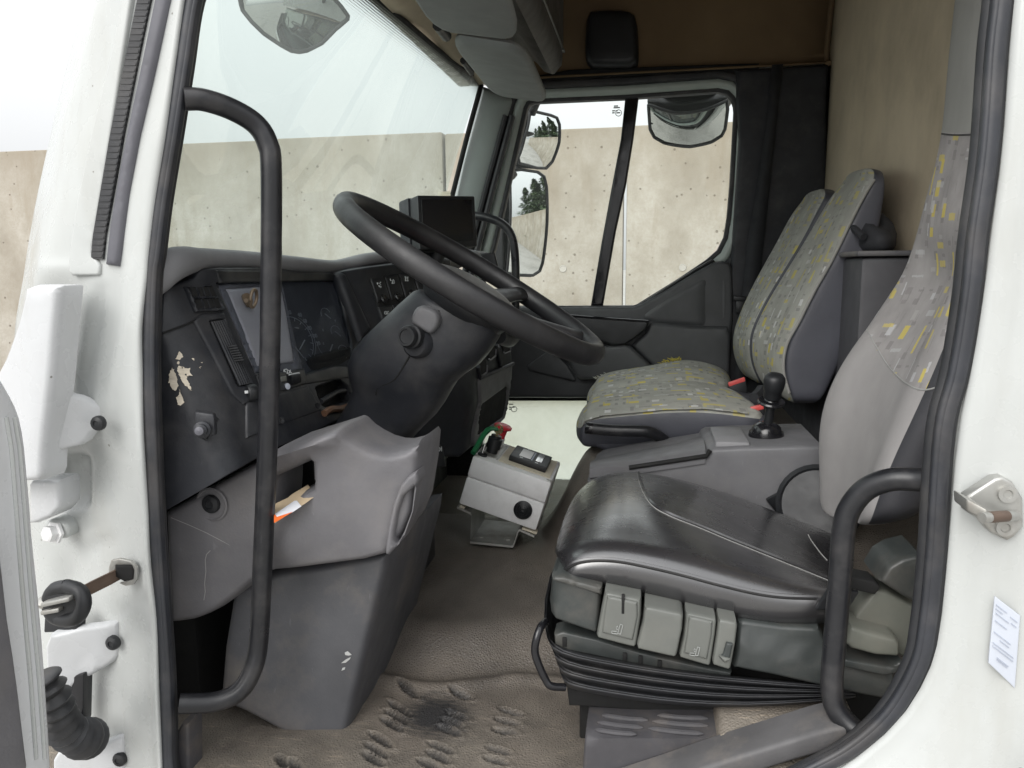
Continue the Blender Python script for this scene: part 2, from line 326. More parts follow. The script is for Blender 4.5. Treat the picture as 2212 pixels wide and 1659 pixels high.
# ------------------------------------------------------------------ object helpers
WL = {}
def wloc(o): return WL.get(o.name, Vector((0, 0, 0)))
def link(o, world_origin, parent):
    COL.objects.link(o); WL[o.name] = world_origin.copy()
    if parent is not None: o.parent = parent; o.location = world_origin - wloc(parent)
    else: o.location = world_origin
def tag(o, label, cat=None, group=None):
    o['label'] = label
    if cat: o['category'] = cat
    if group: o['group'] = group
    return o
def thing(name, label, cat, loc, group=None):
    o = bpy.data.objects.new(name, None); o.empty_display_size = .1; link(o, Vector(loc), None); return tag(o, label, cat, group)
def build(name, verts, faces, m, parent=None, uvs=None, fmat=None, sharp=40, subd=0):
    me = bpy.data.meshes.new(name); c = Vector((0, 0, 0))
    for v in verts: c += Vector(v)
    c /= max(1, len(verts))
    me.from_pydata([Vector(v) - c for v in verts], [], faces)
    ms = m if isinstance(m, (list, tuple)) else [m]
    for k in ms: me.materials.append(MATS[k])
    bm = bmesh.new(); bm.from_mesh(me); bmesh.ops.recalc_face_normals(bm, faces=bm.faces)
    bm.to_mesh(me); bm.free()
    if fmat: me.polygons.foreach_set('material_index', fmat)
    if uvs is not None:
        ul = me.uv_layers.new(name='UVMap')
        for l in me.loops: ul.data[l.index].uv = uvs[l.vertex_index]
    me.polygons.foreach_set('use_smooth', [True] * len(me.polygons))
    if sharp < 180: me.set_sharp_from_angle(angle=rad(sharp))
    o = bpy.data.objects.new(name, me); link(o, c, parent)
    if subd:
        md = o.modifiers.new('smooth', 'SUBSURF'); md.levels = subd; md.render_levels = subd
    return o
def chaikin(p, it=1, closed=True):
    for _ in range(it):
        o = []; n_ = len(p)
        rng = range(n_) if closed else range(n_ - 1)
        if not closed: o.append(p[0])
        for i in rng:
            a, b_ = p[i], p[(i + 1) % n_]
            o.append(tuple(a[k] * .75 + b_[k] * .25 for k in range(len(a)))); o.append(tuple(a[k] * .25 + b_[k] * .75 for k in range(len(a))))
        if not closed: o.append(p[-1])
        p = o
    return p
def resample(p, step, closed=True):
    o = []; n_ = len(p)
    for i in range(n_ if closed else n_ - 1):
        a, b_ = np.array(p[i], float), np.array(p[(i + 1) % n_], float)
        k = max(1, int(math.ceil(np.linalg.norm(b_ - a) / step)))
        for j in range(k): o.append(tuple(a + (b_ - a) * j / k))
    if not closed: o.append(tuple(p[-1]))
    return o
def inpoly(P, poly):
    x, y = P[:, 0], P[:, 1]; r = np.zeros(len(P), bool); n_ = len(poly)
    for i in range(n_):
        x1, y1 = poly[i]; x2, y2 = poly[(i + 1) % n_]
        if y1 == y2: continue
        c = ((y1 > y) != (y2 > y)) & (x < (x2 - x1) * (y - y1) / (y2 - y1) + x1); r ^= c
    return r
def segdist(P, poly):
    d = np.full(len(P), 1e9); n_ = len(poly)
    for i in range(n_):
        a = np.array(poly[i], float); b_ = np.array(poly[(i + 1) % n_], float); ab = b_ - a; L = ab @ ab
        if L < 1e-12: continue
        t = np.clip(((P - a) @ ab) / L, 0, 1); d = np.minimum(d, np.linalg.norm(P - (a + t[:, None] * ab), axis=1))
    return d
def signed_area(p): return .5 * sum(p[i][0] * p[(i + 1) % len(p)][1] - p[(i + 1) % len(p)][0] * p[i][1] for i in range(len(p)))
def offset(p, d):
    """push a closed outline outwards by d"""
    s = 1 if signed_area(p) > 0 else -1; o = []; n_ = len(p)
    for i in range(n_):
        a, b_, c = np.array(p[i - 1], float), np.array(p[i], float), np.array(p[(i + 1) % n_], float)
        t1 = (b_ - a) / (np.linalg.norm(b_ - a) + 1e-9); t2 = (c - b_) / (np.linalg.norm(c - b_) + 1e-9)
        n1 = np.array((t1[1], -t1[0])) * s; n2 = np.array((t2[1], -t2[0])) * s; m_ = n1 + n2; L = m_ @ m_
        m_ = m_ * (2 / max(L, .8)); o.append(tuple(b_ + m_ * d))
    return o
def relief(name, poly, Y, m, parent=None, k='v', back=.02, r=5, rd=.004, holes=(), step=22, ch=0, ext=None, on=None, shape=None, sharp=50):
    """solid with the traced outline standing at its own distance Y (number or function), rounded rim, real thickness.
    on: function (x, y) -> point, for faces that lie on some other plane"""
    P = zl(k, poly)
    if ch: P = chaikin(P, ch)
    hs_ = [zl(k, h) for h in holes]
    Yf = Y if callable(Y) else (lambda x, y: Y)
    loops = [resample(P, step)] + [resample(h, step) for h in hs_]
    pts = []; edges = []
    for lp in loops:
        s = len(pts); pts += lp; edges += [(s + i, s + (i + 1) % len(lp)) for i in range(len(lp))]
    nb = len(pts); extra = []
    A = np.array(P); x0, y0 = A.min(0); x1, y1 = A.max(0)
    for f_ in (.3, .65, 1.0):
        for li, lp in enumerate(loops): extra += offset(lp, -r * f_ if li == 0 else r * f_)
    gx = np.arange(x0, x1, step); gy = np.arange(y0, y1, step)
    E = np.array(extra); ok = inpoly(E, P); dE = segdist(E, P)
    for h in hs_: ok &= ~inpoly(E, h); dE = np.minimum(dE, segdist(E, h))
    tgt = np.concatenate([np.full(sum(len(l) for l in loops), r * f_) for f_ in (.3, .65, 1.0)])
    ok &= dE > tgt * .8
    G = np.array([(a, b_) for a in gx for b_ in gy]) if len(gx) and len(gy) else np.zeros((0, 2))
    if len(G):
        og = inpoly(G, P); dG = segdist(G, P)
        for h in hs_: og &= ~inpoly(G, h); dG = np.minimum(dG, segdist(G, h))
        G = G[og & (dG > r * 1.0 + step * .4)]
    allp = pts + [tuple(e) for e in E[ok]] + [tuple(g_) for g_ in G]
    res = delaunay_2d_cdt([Vector(p_) for p_ in allp], edges, [], 0, 1e-3)
    vs = np.array([(v.x, v.y) for v in res[0]]); tris = [tuple(f_) for f_ in res[2]]
    cen = np.array([vs[list(t)].mean(0) for t in tris]); keep = inpoly(cen, P)
    for h in hs_: keep &= ~inpoly(cen, h)
    tris = [t for t, kk in zip(tris, keep) if kk]
    d = segdist(vs, P)
    for h in hs_: d = np.minimum(d, segdist(vs, h))
    ext = Vector((0, back, 0)) if ext is None else Vector(ext)
    un = ext.normalized(); verts = []
    for (x, y), dd in zip(vs, d):
        t = 1 - min(dd, r) / r if r > 0 else 0
        dep = rd * (1 - math.sqrt(max(0, 1 - t * t)))
        if shape: dep += shape(x, y, dd)
        base = on(x, y) if on else V(x, y, Yf(x, y))
        verts.append(base + un * dep)
    nv = len(verts)
    cnt = {}
    for t in tris:
        for a, b_ in ((t[0], t[1]), (t[1], t[2]), (t[2], t[0])): cnt[(a, b_)] = 1
    rim = [(a, b_) for (a, b_) in cnt if (b_, a) not in cnt]
    verts += [v + ext for v in verts]
    faces = list(tris) + [tuple(i + nv for i in t[::-1]) for t in tris] + [(b_, a, a + nv, b_ + nv) for a, b_ in rim]
    used = sorted(set(i for f_ in faces for i in f_)); mp_ = {u_: i for i, u_ in enumerate(used)}
    verts = [verts[u_] for u_ in used]; faces = [tuple(mp_[i] for i in f_) for f_ in faces]
    return build(name, verts, faces, m, parent, uvs=[(v.x, v.z) for v in verts], sharp=sharp)
def grid(name, rows, m, parent=None, thick=0, tdir=(0, 1, 0), sharp=60, subd=0, uv=None):
    nr, ncol = len(rows), len(rows[0]); verts = [Vector(p_) for r_ in rows for p_ in r_]
    faces = [(i * ncol + j, i * ncol + j + 1, (i + 1) * ncol + j + 1, (i + 1) * ncol + j) for i in range(nr - 1) for j in range(ncol - 1)]
    uvs = [(p_.x, p_.z) for p_ in verts] if uv is None else [uv(i, j) for i in range(nr) for j in range(ncol)]
    if thick:
        n0 = len(verts); td = Vector(tdir) * thick; verts += [v + td for v in verts]
        faces += [tuple(i + n0 for i in f_[::-1]) for f_ in faces]
        bd = [(j, j + 1) for j in range(ncol - 1)] + [((nr - 1) * ncol + j + 1, (nr - 1) * ncol + j) for j in range(ncol - 1)]
        bd += [((i + 1) * ncol, i * ncol) for i in range(nr - 1)] + [(i * ncol + ncol - 1, (i + 1) * ncol + ncol - 1) for i in range(nr - 1)]
        faces += [(b_, a, a + n0, b_ + n0) for a, b_ in bd]; uvs = uvs * 2
    return build(name, verts, faces, m, parent, uvs=uvs, sharp=sharp, subd=subd)
def catmull(p, seg=6):
    P = [Vector(v) for v in p]; P = [P[0] * 2 - P[1]] + P + [P[-1] * 2 - P[-2]]; o = []
    for i in range(1, len(P) - 2):
        for j in range(seg):
            t = j / seg; a, b_, c, d = P[i - 1:i + 3]
            o.append(.5 * ((2 * b_) + (c - a) * t + (2 * a - 5 * b_ + 4 * c - d) * t * t + (3 * b_ - a - 3 * c + d) * t ** 3))
    o.append(P[-2]); return o
def tube_vf(pts, r, res=12):
    P = [Vector(v) for v in pts]; n_ = len(P); R = r if isinstance(r, (list, tuple)) else [r] * n_
    if len(R) != n_: R = [interp(i / (n_ - 1) * (len(R) - 1), list(enumerate(R))) for i in range(n_)]
    verts = []; up = None
    for i in range(n_):
        t = (P[min(i + 1, n_ - 1)] - P[max(i - 1, 0)]).normalized()
        if up is None: up = Vector((0, 1, 0)) if abs(t.y) < .9 else Vector((1, 0, 0))
        s = t.cross(up).normalized(); up = s.cross(t).normalized()
        for k in range(res):
            a = 2 * math.pi * k / res; verts.append(P[i] + (s * math.cos(a) + up * math.sin(a)) * R[i])
    faces = [(i * res + k, i * res + (k + 1) % res, (i + 1) * res + (k + 1) % res, (i + 1) * res + k) for i in range(n_ - 1) for k in range(res)]
    faces += [tuple(range(res))[::-1], tuple((n_ - 1) * res + k for k in range(res))]
    return verts, faces
def tube(name, pts, r, m, parent=None, smooth=6, res=12):
    P = catmull(pts, smooth) if smooth and len(pts) > 2 else pts
    if isinstance(r, (list, tuple)) and len(r) != len(P): r = [interp(i / (len(P) - 1) * (len(r) - 1), list(enumerate(r))) for i in range(len(P))]
    v, f = tube_vf(P, r, res); return build(name, v, f, m, parent)
def multi(name, parts, m, parent=None, sharp=40):
    """several shells (vertices, faces) of ONE part in one mesh"""
    vs, fs = [], []
    for v, f in parts:
        s = len(vs); vs += [Vector(p_) for p_ in v]; fs += [tuple(i + s for i in t) for t in f]
    return build(name, vs, fs, m, parent, sharp=sharp)
def loft(name, secs, m, parent=None, cap=True, fm=None, subd=0, sharp=60, uvscale=1):
    nr, nc = len(secs), len(secs[0]); verts = [Vector(p_) for s in secs for p_ in s]; faces = []; fmat = []; uvs = []
    for i, s in enumerate(secs):
        L = 0
        for j in range(nc):
            if j: L += (Vector(s[j]) - Vector(s[j - 1])).length
            v_ = sum((Vector(secs[a + 1][nc // 2]) - Vector(secs[a][nc // 2])).length for a in range(i))
            uvs.append((L * uvscale, v_ * uvscale))
    for i in range(nr - 1):
        for j in range(nc):
            faces.append((i * nc + j, i * nc + (j + 1) % nc, (i + 1) * nc + (j + 1) % nc, (i + 1) * nc + j)); fmat.append(fm[j] if fm else 0)
    if cap:
        faces += [tuple(range(nc))[::-1], tuple((nr - 1) * nc + j for j in range(nc))]; fmat += [0, 0]
    return build(name, verts, faces, m, parent, uvs=uvs, fmat=fmat, sharp=sharp, subd=subd)
def lathe_vf(prof, base, axis, res=24):
    base = Vector(base); ax = Vector(axis).normalized(); s = ax.cross(Vector((0, 0, 1)) if abs(ax.z) < .9 else Vector((1, 0, 0))).normalized(); u = ax.cross(s)
    verts = []; faces = []
    for (r_, h_) in prof:
        for k in range(res):
            a = 2 * math.pi * k / res; verts.append(base + ax * h_ + (s * math.cos(a) + u * math.sin(a)) * max(r_, 1e-5))
    for i in range(len(prof) - 1):
        for k in range(res): faces.append((i * res + k, i * res + (k + 1) % res, (i + 1) * res + (k + 1) % res, (i + 1) * res + k))
    faces += [tuple(range(res))[::-1], tuple((len(prof) - 1) * res + k for k in range(res))]
    return verts, faces
def lathe(name, prof, base, axis, m, parent=None, res=24):
    v, f = lathe_vf(prof, base, axis, res); return build(name, v, f, m, parent)
def box_vf(o, u, v, w_, bev=.003, seg=2):
    o, u, v, w_ = Vector(o), Vector(u), Vector(v), Vector(w_)
    bm = bmesh.new(); P = [bm.verts.new(o + u * a + v * b_ + w_ * c) for a in (0, 1) for b_ in (0, 1) for c in (0, 1)]
    for f in ((0, 1, 3, 2), (4, 6, 7, 5), (0, 4, 5, 1), (2, 3, 7, 6), (0, 2, 6, 4), (1, 5, 7, 3)): bm.faces.new([P[i] for i in f])
    bmesh.ops.recalc_face_normals(bm, faces=bm.faces)
    if bev: bmesh.ops.bevel(bm, geom=list(bm.edges), offset=min(bev, u.length * .45, v.length * .45, w_.length * .45), segments=seg, profile=.5, affect='EDGES')
    bm.verts.index_update(); vs = [x.co.copy() for x in bm.verts]; fs = [tuple(x.index for x in f.verts) for f in bm.faces]; bm.free()
    return vs, fs
def obox(name, o, u, v, w_, m, parent=None, bev=.003):
    vs, fs = box_vf(o, u, v, w_, bev); return build(name, vs, fs, m, parent)
def abox(name, a, b_, m, parent=None, bev=.004):
    a, b_ = Vector(a), Vector(b_); d = b_ - a
    return obox(name, a, (d.x, 0, 0), (0, d.y, 0), (0, 0, d.z), m, parent, bev)
def text_vf(s, o, u, v, size, depth=.0004):
    """letters as a mesh; u = reading direction, v = up"""
    cu = bpy.data.curves.new('t', 'FONT'); cu.body = s; cu.size = size; cu.extrude = depth; cu.resolution_u = 2; cu.align_x = 'CENTER'; cu.align_y = 'CENTER'
    ob = bpy.data.objects.new('t', cu); COL.objects.link(ob); dg = bpy.context.evaluated_depsgraph_get(); me = bpy.data.meshes.new_from_object(ob.evaluated_get(dg))
    u, v = Vector(u).normalized(), Vector(v).normalized(); w_ = u.cross(v)
    vs = [Vector(o) + u * x.co.x + v * x.co.y + w_ * x.co.z for x in me.vertices]; fs = [tuple(p_.vertices) for p_ in me.polygons]
    bpy.data.objects.remove(ob); bpy.data.curves.remove(cu); bpy.data.meshes.remove(me); return vs, fs
def screw(parent, k, x, y, Y, r=.0075, m='black_plastic', axis=(0, -1, 0)):
    return lathe('screw', [(r, -.004), (r, .001), (r * .9, .003), (r * .45, .0045), (r * .4, .003), (.0, .003)], q(k, x, y, Y), axis, m, parent, 14)
# ================================================================== the yard
def set_struct(o): o['kind'] = 'structure'; return o
NR = 40
gv = [Vector((0, 3, 0))] + [Vector((r_ * math.cos(a), 3 + r_ * math.sin(a), 0)) for r_ in (6, 20, 80, 600) for a in [2 * math.pi * i / NR for i in range(NR)]]
gf = [(0, 1 + i, 1 + (i + 1) % NR) for i in range(NR)] + [(1 + k * NR + i, 1 + k * NR + (i + 1) % NR, 1 + (k + 1) * NR + (i + 1) % NR, 1 + (k + 1) * NR + i) for k in range(3) for i in range(NR)]
set_struct(build('ground', gv, gf, 'yard_ground'))
# precast concrete wall: one thing per panel, lifting sockets as parts
WY, PW, J0 = 6.5, 1.52, -.195
wall_h = (V(1237, 276, WY)).z
panel_lab = {-1: 'pale concrete wall panel seen behind the front half of the passenger door window', 0: 'pale beige concrete wall panel seen behind the rear half of the passenger door window',
             -2: 'concrete wall panel behind the far side of the windscreen, next to the dark joint', -3: 'damp streaked concrete wall panel behind the middle of the windscreen',
             -4: 'concrete wall panel seen through the windscreen just right of the upright grab bar', -5: 'concrete wall panel behind the near edge of the windscreen and black grab bar', -6: 'brown stained concrete wall panel in the open left of the white door post'}
sock = lathe_vf([(.030, 0), (.027, -.003), (.020, .0), (.017, .010), (.001, .011)], (0, 0, 0), (0, 1, 0), 20)
for kx in range(-7, 13):
    x0 = J0 + kx * PW + .012; x1 = J0 + (kx + 1) * PW - .012
    if kx == -2: x1 += .004
    zt = wall_h + (.012 if kx == -2 else 0) + random.uniform(-.006, .006)
    root = thing('concrete_wall_panel', panel_lab.get(kx, 'concrete wall panel past the passenger door, hidden from view by the rear of the cab' if kx > 0 else 'concrete wall panel at the far left end of the yard wall'), 'wall panel', ((x0 + x1) / 2, WY, 0), 'precast panels of the yard wall')
    abox('panel', (x0, WY, 0), (x1, WY + .16, zt), 'concrete', root, .018)
    if -5 <= kx <= 2:
        for dx in (.46, 1.0):
            px = x0 + dx; pz = V(1237, 580, WY).z
            multi('lifting_socket', [([v + Vector((px, WY - .004, pz)) for v in sock[0]], sock[1])], 'socket_grey', root)
def tree(x, y, h, label, seed):
    rs = random.Random(seed); root = thing('conifer_tree', label, 'tree', (x, y, 0), 'conifers behind the yard wall')
    tv, tf = tube_vf([(x, y, 0), (x + .05, y, h * .4), (x, y + .05, h * .96)], [.16, .11, .02], 8); build('trunk', tv, tf, 'tree_bark', root)
    vs, fs = [], []
    for i in range(3400):
        t = rs.random() ** 1.25; z = h * (.12 + .88 * t); rmax = h * .34 * (1 - t) ** .8 * (.75 + .35 * math.sin(z * 6 + seed)) + .1
        a = rs.uniform(0, 6.283); r_ = rmax * rs.random() ** .45; c = Vector((x + r_ * math.cos(a), y + r_ * math.sin(a), z - r_ * .25))
        d = Vector((math.cos(a), math.sin(a), rs.uniform(-.7, .2))).normalized() * rs.uniform(.22, .48); s = Vector((-d.y, d.x, rs.uniform(-.1, .1))).normalized() * rs.uniform(.07, .15)
        k = len(vs); vs += [c - d * .5, c + s, c + d * .6, c - s]; fs.append((k, k + 1, k + 2, k + 3))
    build('crown', vs, fs, 'leaf', root, sharp=180)
TREES = ((8.3, 9.0, 6.0, 'shortest dark conifer at the near end of the tree row behind the wall'), (10.2, 9.6, 7.6, 'second conifer from the near end of the row, taller than its neighbour'), (12.2, 8.9, 6.9, 'dark conifer third from the near end of the row behind the wall'),
         (14.4, 9.8, 8.4, 'tallest conifer in the middle of the row behind the wall'), (16.6, 9.1, 7.2, 'conifer just beyond the tallest one in the row'), (19, 9.9, 8.0, 'conifer next to last at the far end of the row'), (22, 9.3, 7.6, 'last conifer at the far end of the row behind the wall'))
for i, (x, y, h, lb_) in enumerate(TREES): tree(x, y, h, lb_, i + 3)

# ================================================================== the truck cab
FZ = 1.00            # foot-well floor
truck = thing('truck_cab', 'white truck cab with its door open, seen from the driver side', 'truck', (0, 1.7, 0))
XR = V(1785, 300, 2.62).x      # rear lining
XF = -.80
# outer shell: roof, rear sheet, front bulkhead, far side, underfloor
YN, YFAR = .84, 2.74
shell = []
RZ = 2.80
shell.append(box_vf((-.66, YN + .03, RZ), (1.36, 0, 0), (0, YFAR - YN - .06, 0), (0, 0, .03), .01))
shell.append(box_vf((XR + .05, YN + .02, .75), (.03, 0, 0), (0, YFAR - YN - .04, 0), (0, 0, RZ - .76), .01))
shell.append(box_vf((-.98, YN + .34, .75), (.03, 0, 0), (0, YFAR - YN - .40, 0), (0, 0, .90), .01))
shell.append(box_vf((-.95, YN + .05, .92), (1.55, 0, 0), (0, YFAR - YN - .1, 0), (0, 0, .03), .005))
shell.append(box_vf((-.62, YFAR - .03, 2.33), (1.28, 0, 0), (0, .03, 0), (0, 0, .47), .005))
shell.append(box_vf((.42, YFAR - .035, .8), (.2, 0, 0), (0, .03, 0), (0, 0, 1.53), .005))
shell.append(box_vf((-.62, YN + .02, 2.42), (1.28, 0, 0), (0, .05, 0), (0, 0, .38), .01))
shell.append(box_vf((-.655, YN + .04, 2.32), (.05, 0, 0), (0, YFAR - YN - .08, 0), (0, 0, .50), .01))
multi('outer_shell', shell, 'white_paint', truck)

# --- near front door post (jamb) as a formed sheet
rowsZ = [('Z1', -180, [548, 645, 752, 840, 1045, 1118, 1190]), ('Z1', 0, [495, 600, 715, 805, 995, 1085, 1150]), ('Z1', 400, [395, 505, 622, 725, 905, 1028, 1090]),
         ('Z1', 800, [300, 415, 535, 650, 815, 972, 1040]), ('Z1', 1200, [213, 335, 462, 585, 745, 908, 965]), ('Z1', 1500, [160, 280, 415, 540, 705, 872, 930]),
         ('Z1', 1640, [140, 258, 400, 535, 715, 862, 930]), ('Z6', 300, [100, 250, 420, 560, 760, 915, 960]), ('Z6', 600, [90, 250, 400, 540, 720, 912, 960]),
         ('Z6', 900, [80, 240, 400, 560, 760, 918, 965]), ('Z6', 1200, [110, 250, 410, 590, 800, 935, 985]), ('Z6', 1500, [140, 270, 420, 600, 830, 952, 1005]),
         ('Z7', 300, [150, 280, 450, 640, 860, 945, 1000]), ('Z7', 700, [180, 290, 480, 680, 900, 985, 1040]), ('Z7', 1200, [200, 310, 500, 720, 930, 1005, 1060]), ('Z7', 1800, [220, 330, 520, 750, 960, 1030, 1085])]
deps = [(.99, .885, .872, .868, .866, .862, .90)] * 7 + [(.99, .93, .905, .872, .868, .860, .90)] * 3 + [(.99, .93, .915, .90, .872, .860, .90), (.99, .93, .915, .895, .872, .860, .90),
        (.99, .935, .92, .90, .872, .86, .90), (.99, .94, .925, .895, .872, .86, .90), (.99, .935, .915, .89, .872, .86, .90), (.99, .93, .91, .89, .872, .86, .90)]
rows = []
for (k, y, xs), dp in zip(rowsZ, deps):
    xs = [xs[0], lerp(xs[0], xs[1], .5)] + xs[1:]; dp = (dp[0], lerp(dp[0], dp[1], .75)) + tuple(dp[1:])
    rows.append([q(k, x, y, d) for x, d in zip(xs, dp)])
def proj(P):
    l = R3.transposed() @ (P - C0); return W / 2 + F * l.x / -l.z, H / 2 - F * l.y / -l.z
def ss_(a, b_, t):
    t = min(1, max(0, (t - a) / (b_ - a))); return t * t * (3 - 2 * t)
cols_ = [catmull(list(c), 8) for c in zip(*rows)]; rows = [catmull(list(r_), 7) for r_ in zip(*cols_)]
def pressing(x, y):
    d = .020 * ss_(118, 132, x) * (1 - ss_(176, 200, x)) * ss_(974, 996, y) * (1 - ss_(1080, 1112, y))            # hinge pocket
    d += .006 * math.exp(-((x - 214) * .5 + (y - 1178) * 1.0) ** 2 / 260 - ((x - 214) * 1 - (y - 1178) * .5) ** 2 / 1500)
    d += .010 * math.exp(-((x - 150) / 26) ** 2 - ((y - 1265) / 60) ** 2)
    xr = interp(y, [(560, 283), (700, 275), (800, 248), (860, 236), (900, 232)])
    d -= .004 * math.exp(-((x - xr) / 9) ** 2) * (1 - ss_(820, 950, y)) * ss_(540, 600, y)
    xr = interp(y, [(600, 225), (700, 208), (790, 190), (850, 180)])
    d += .006 * ss_(xr + 14, xr - 14, x) * 0 + .005 * math.exp(-((x - xr) / 12) ** 2) * (1 - ss_(800, 900, y)) * ss_(600, 640, y)
    d += .004 * math.exp(-((y - 930) / 10) ** 2) * ss_(210, 240, x) * (1 - ss_(285, 300, x)) * 0
    d += .003 * math.exp(-((x - interp(y, [(1250, 262), (1330, 250), (1659, 262)])) / 7) ** 2) * ss_(1200, 1260, y)
    d += .0008 * math.sin(y * .021 + x * .05)
    return d
for r_ in rows:
    for i in range(len(r_)):
        if 8 < i < len(r_) - 5: r_[i] = r_[i] + Vector((0, pressing(*proj(r_[i])), 0))
grid('door_post', rows, 'white_paint', truck, .012, sharp=180)
# raised flange strip, ribbed rubber strip and grey channel on the post
relief('post_flange', [(715, -160), (800, -160), (655, 800), (540, 1500), (592, 1570), (590, 1625), (575, 1637), (425, 1637), (400, 1610), (412, 1450), (450, 1200), (535, 790), (668, 250), (705, 50)], .862, 'white_paint', truck, 'Z1', .008, 6, .003)
vs_ = []
for i in range(46):
    t0, t1 = i / 46, (i + .8) / 46
    def ed(t):
        y = -150 + t * 1690; xl = interp(y, [(-150, 838), (0, 812), (800, 652), (1400, 550), (1540, 538)]); return xl, xl + 78 - 8 * t, y
    a, b_ = ed(t0), ed(t1)
    P0, P1, P2, P3 = q('Z1', a[0], a[2], .862), q('Z1', a[1], a[2], .862), q('Z1', b_[1], b_[2], .862), q('Z1', b_[0], b_[2], .862)
    vs_.append(box_vf(P0 + Vector((0, -.0005, 0)), P1 - P0, P3 - P0, Vector((0, .01, 0)), .001, 1))
    P0, P3 = P0 + Vector((0, .0002, 0)), q('Z1', ed(min(1, (i + 1) / 46))[0], ed(min(1, (i + 1) / 46))[2], .862) + Vector((0, .0002, 0))
    vs_.append(box_vf(P0, P1 - q('Z1', a[0], a[2], .862), P3 - P0, Vector((0, .008, 0)), 0, 1))
multi('ribbed_strip', vs_, 'black_rubber', truck)
relief('post_channel', [(925, -150), (1030, -150), (995, 0), (905, 400), (812, 800), (750, 1150), (705, 1500), (690, 1582), (615, 1570), (640, 1350), (700, 1000), (760, 700), (840, 320), (905, 0)], .858, 'grey_rubber', truck, 'Z1', .012, 12, .005)

# --- wing panel end, brackets and hinge hardware below
relief('wing_panel', [(158, 36), (370, 36), (378, 60), (350, 340), (330, 640), (300, 900), (275, 1150), (272, 1320), (200, 1325), (150, 1330), (-120, 1330), (-120, 760), (0, 562), (60, 405), (110, 245), (140, 110)], lambda x, y: .80 + .0004 * max(0, 60 - x), 'bright_paint', truck, 'Z6', .03, 14, .012, ch=1)
wt = relief('wing_tab', [(330, 560), (350, 620), (380, 710), (430, 752), (520, 768), (600, 820), (660, 828), (686, 850), (684, 905), (670, 965), (605, 985), (540, 1080), (400, 1112), (275, 1152), (300, 900)], lambda x, y: .812 + .00045 * (x - 95), 'bright_paint', truck, 'Z6', .008, 9, .005, ch=1)
screw(wt, 'Z6', 640, 940, .846, .0095)
hb = relief('hinge_bracket', [(200, 1312), (375, 1315), (385, 1335), (390, 1490), (330, 1555), (225, 1600), (180, 1600), (180, 1340)], .86, 'bright_paint', truck, 'Z6', .03, 10, .008)
bt = relief('hinge_plate', [(270, 95), (330, 70), (400, 85), (432, 120), (436, 180), (400, 205), (330, 195), (270, 160)], .89, 'white_paint', truck, 'Z7', .02, 8, .005, ch=1)
lathe('bolt', [(.016, -.004), (.016, 0), (.011, .0005), (.0115, .010), (.009, .012), (0, .012)], q('Z7', 342, 158, .886), (-.25, -1, .1), 'box_grey', bt, 6)
# check strap: square hole, bar, rubber roller, steel plates
relief('strap_hole', [(735, 368), (838, 368), (850, 400), (846, 455), (790, 470), (735, 440)], .858, 'void_black', truck, 'Z7', .006, 4, .001)
relief('chipped_paint', [(708, 335), (760, 325), (830, 340), (868, 380), (875, 450), (850, 490), (800, 498), (760, 480), (790, 474), (845, 458), (852, 400), (838, 362), (735, 362), (732, 420), (690, 440), (695, 380)], .8595, 'plate_steel', truck, 'Z7', .004, 3, .0004, [[(735, 368), (838, 368), (850, 400), (846, 455), (800, 468), (735, 440)]])
s0, s1 = q('Z7', 800, 412, .875), q('Z7', 470, 575, .79)
dv = (s1 - s0); obox('check_strap', s0 + Vector((0, 0, -.006)), dv, Vector((0, .005, 0)), Vector((0, 0, .016)), 'rusty_steel', truck, .0015)
multi('strap_roller', [tube_vf(catmull([q('Z7', 425, 500, .80), q('Z7', 510, 530, .795), q('Z7', 535, 610, .79), q('Z7', 500, 690, .79), q('Z7', 420, 715, .795), q('Z7', 335, 680, .80), q('Z7', 315, 590, .80), q('Z7', 350, 520, .80), q('Z7', 425, 500, .80)], 4), .009, 12),
      lathe_vf([(.026, -.007), (.026, .007)], q('Z7', 425, 610, .80), (.15, -1, .1), 20)], 'black_plastic', truck)
obox('strap_plate', q('Z7', 255, 640, .78), q('Z7', 440, 600, .78) - q('Z7', 255, 640, .78), Vector((0, .05, 0)), Vector((0, 0, .006)), 'plate_steel', truck, .002)
obox('strap_plate', q('Z7', 255, 690, .785), q('Z7', 375, 668, .785) - q('Z7', 255, 690, .785), Vector((0, .05, 0)), Vector((0, 0, .006)), 'plate_steel', truck, .002)
lathe('rivet', [(.011, 0), (.011, .005), (.006, .008), (0, .008)], q('Z7', 298, 605, .80) , (0, -.3, 1), 'plate_steel', truck, 16)
obox('hinge_strut', q('Z7', 275, 800, .865), q('Z7', 485, 790, .865) - q('Z7', 275, 800, .865), q('Z7', 280, 700, .865) - q('Z7', 275, 800, .865), Vector((0, .02, 0)), 'black_plastic', truck, .003)
obox('hinge_strut', q('Z7', 405, 1400, .862), q('Z7', 525, 1380, .862) - q('Z7', 405, 1400, .862), q('Z7', 410, 1080, .862) - q('Z7', 405, 1400, .862), Vector((0, .02, 0)), 'gloss_black', truck, .003)
lb = relief('lower_bracket', [(280, 815), (400, 800), (500, 768), (640, 755), (735, 728), (750, 740), (752, 800), (765, 880), (755, 945), (700, 1000), (560, 1082), (470, 1130), (430, 1190), (412, 1260), (330, 1270), (290, 1100)], lambda x, y: .822 + .00025 * x, 'bright_paint', truck, 'Z7', .010, 9, .006, ch=1,
       shape=lambda x, y, d: .004 * math.exp(-((x - 178) / 9) ** 2 - ((y - 1440) / 14) ** 2) - .004 * math.exp(-((x - 207) / 6) ** 2 - ((y - 1432) / 16) ** 2))
screw(lb, 'Z7', 718, 862, .875, .010)
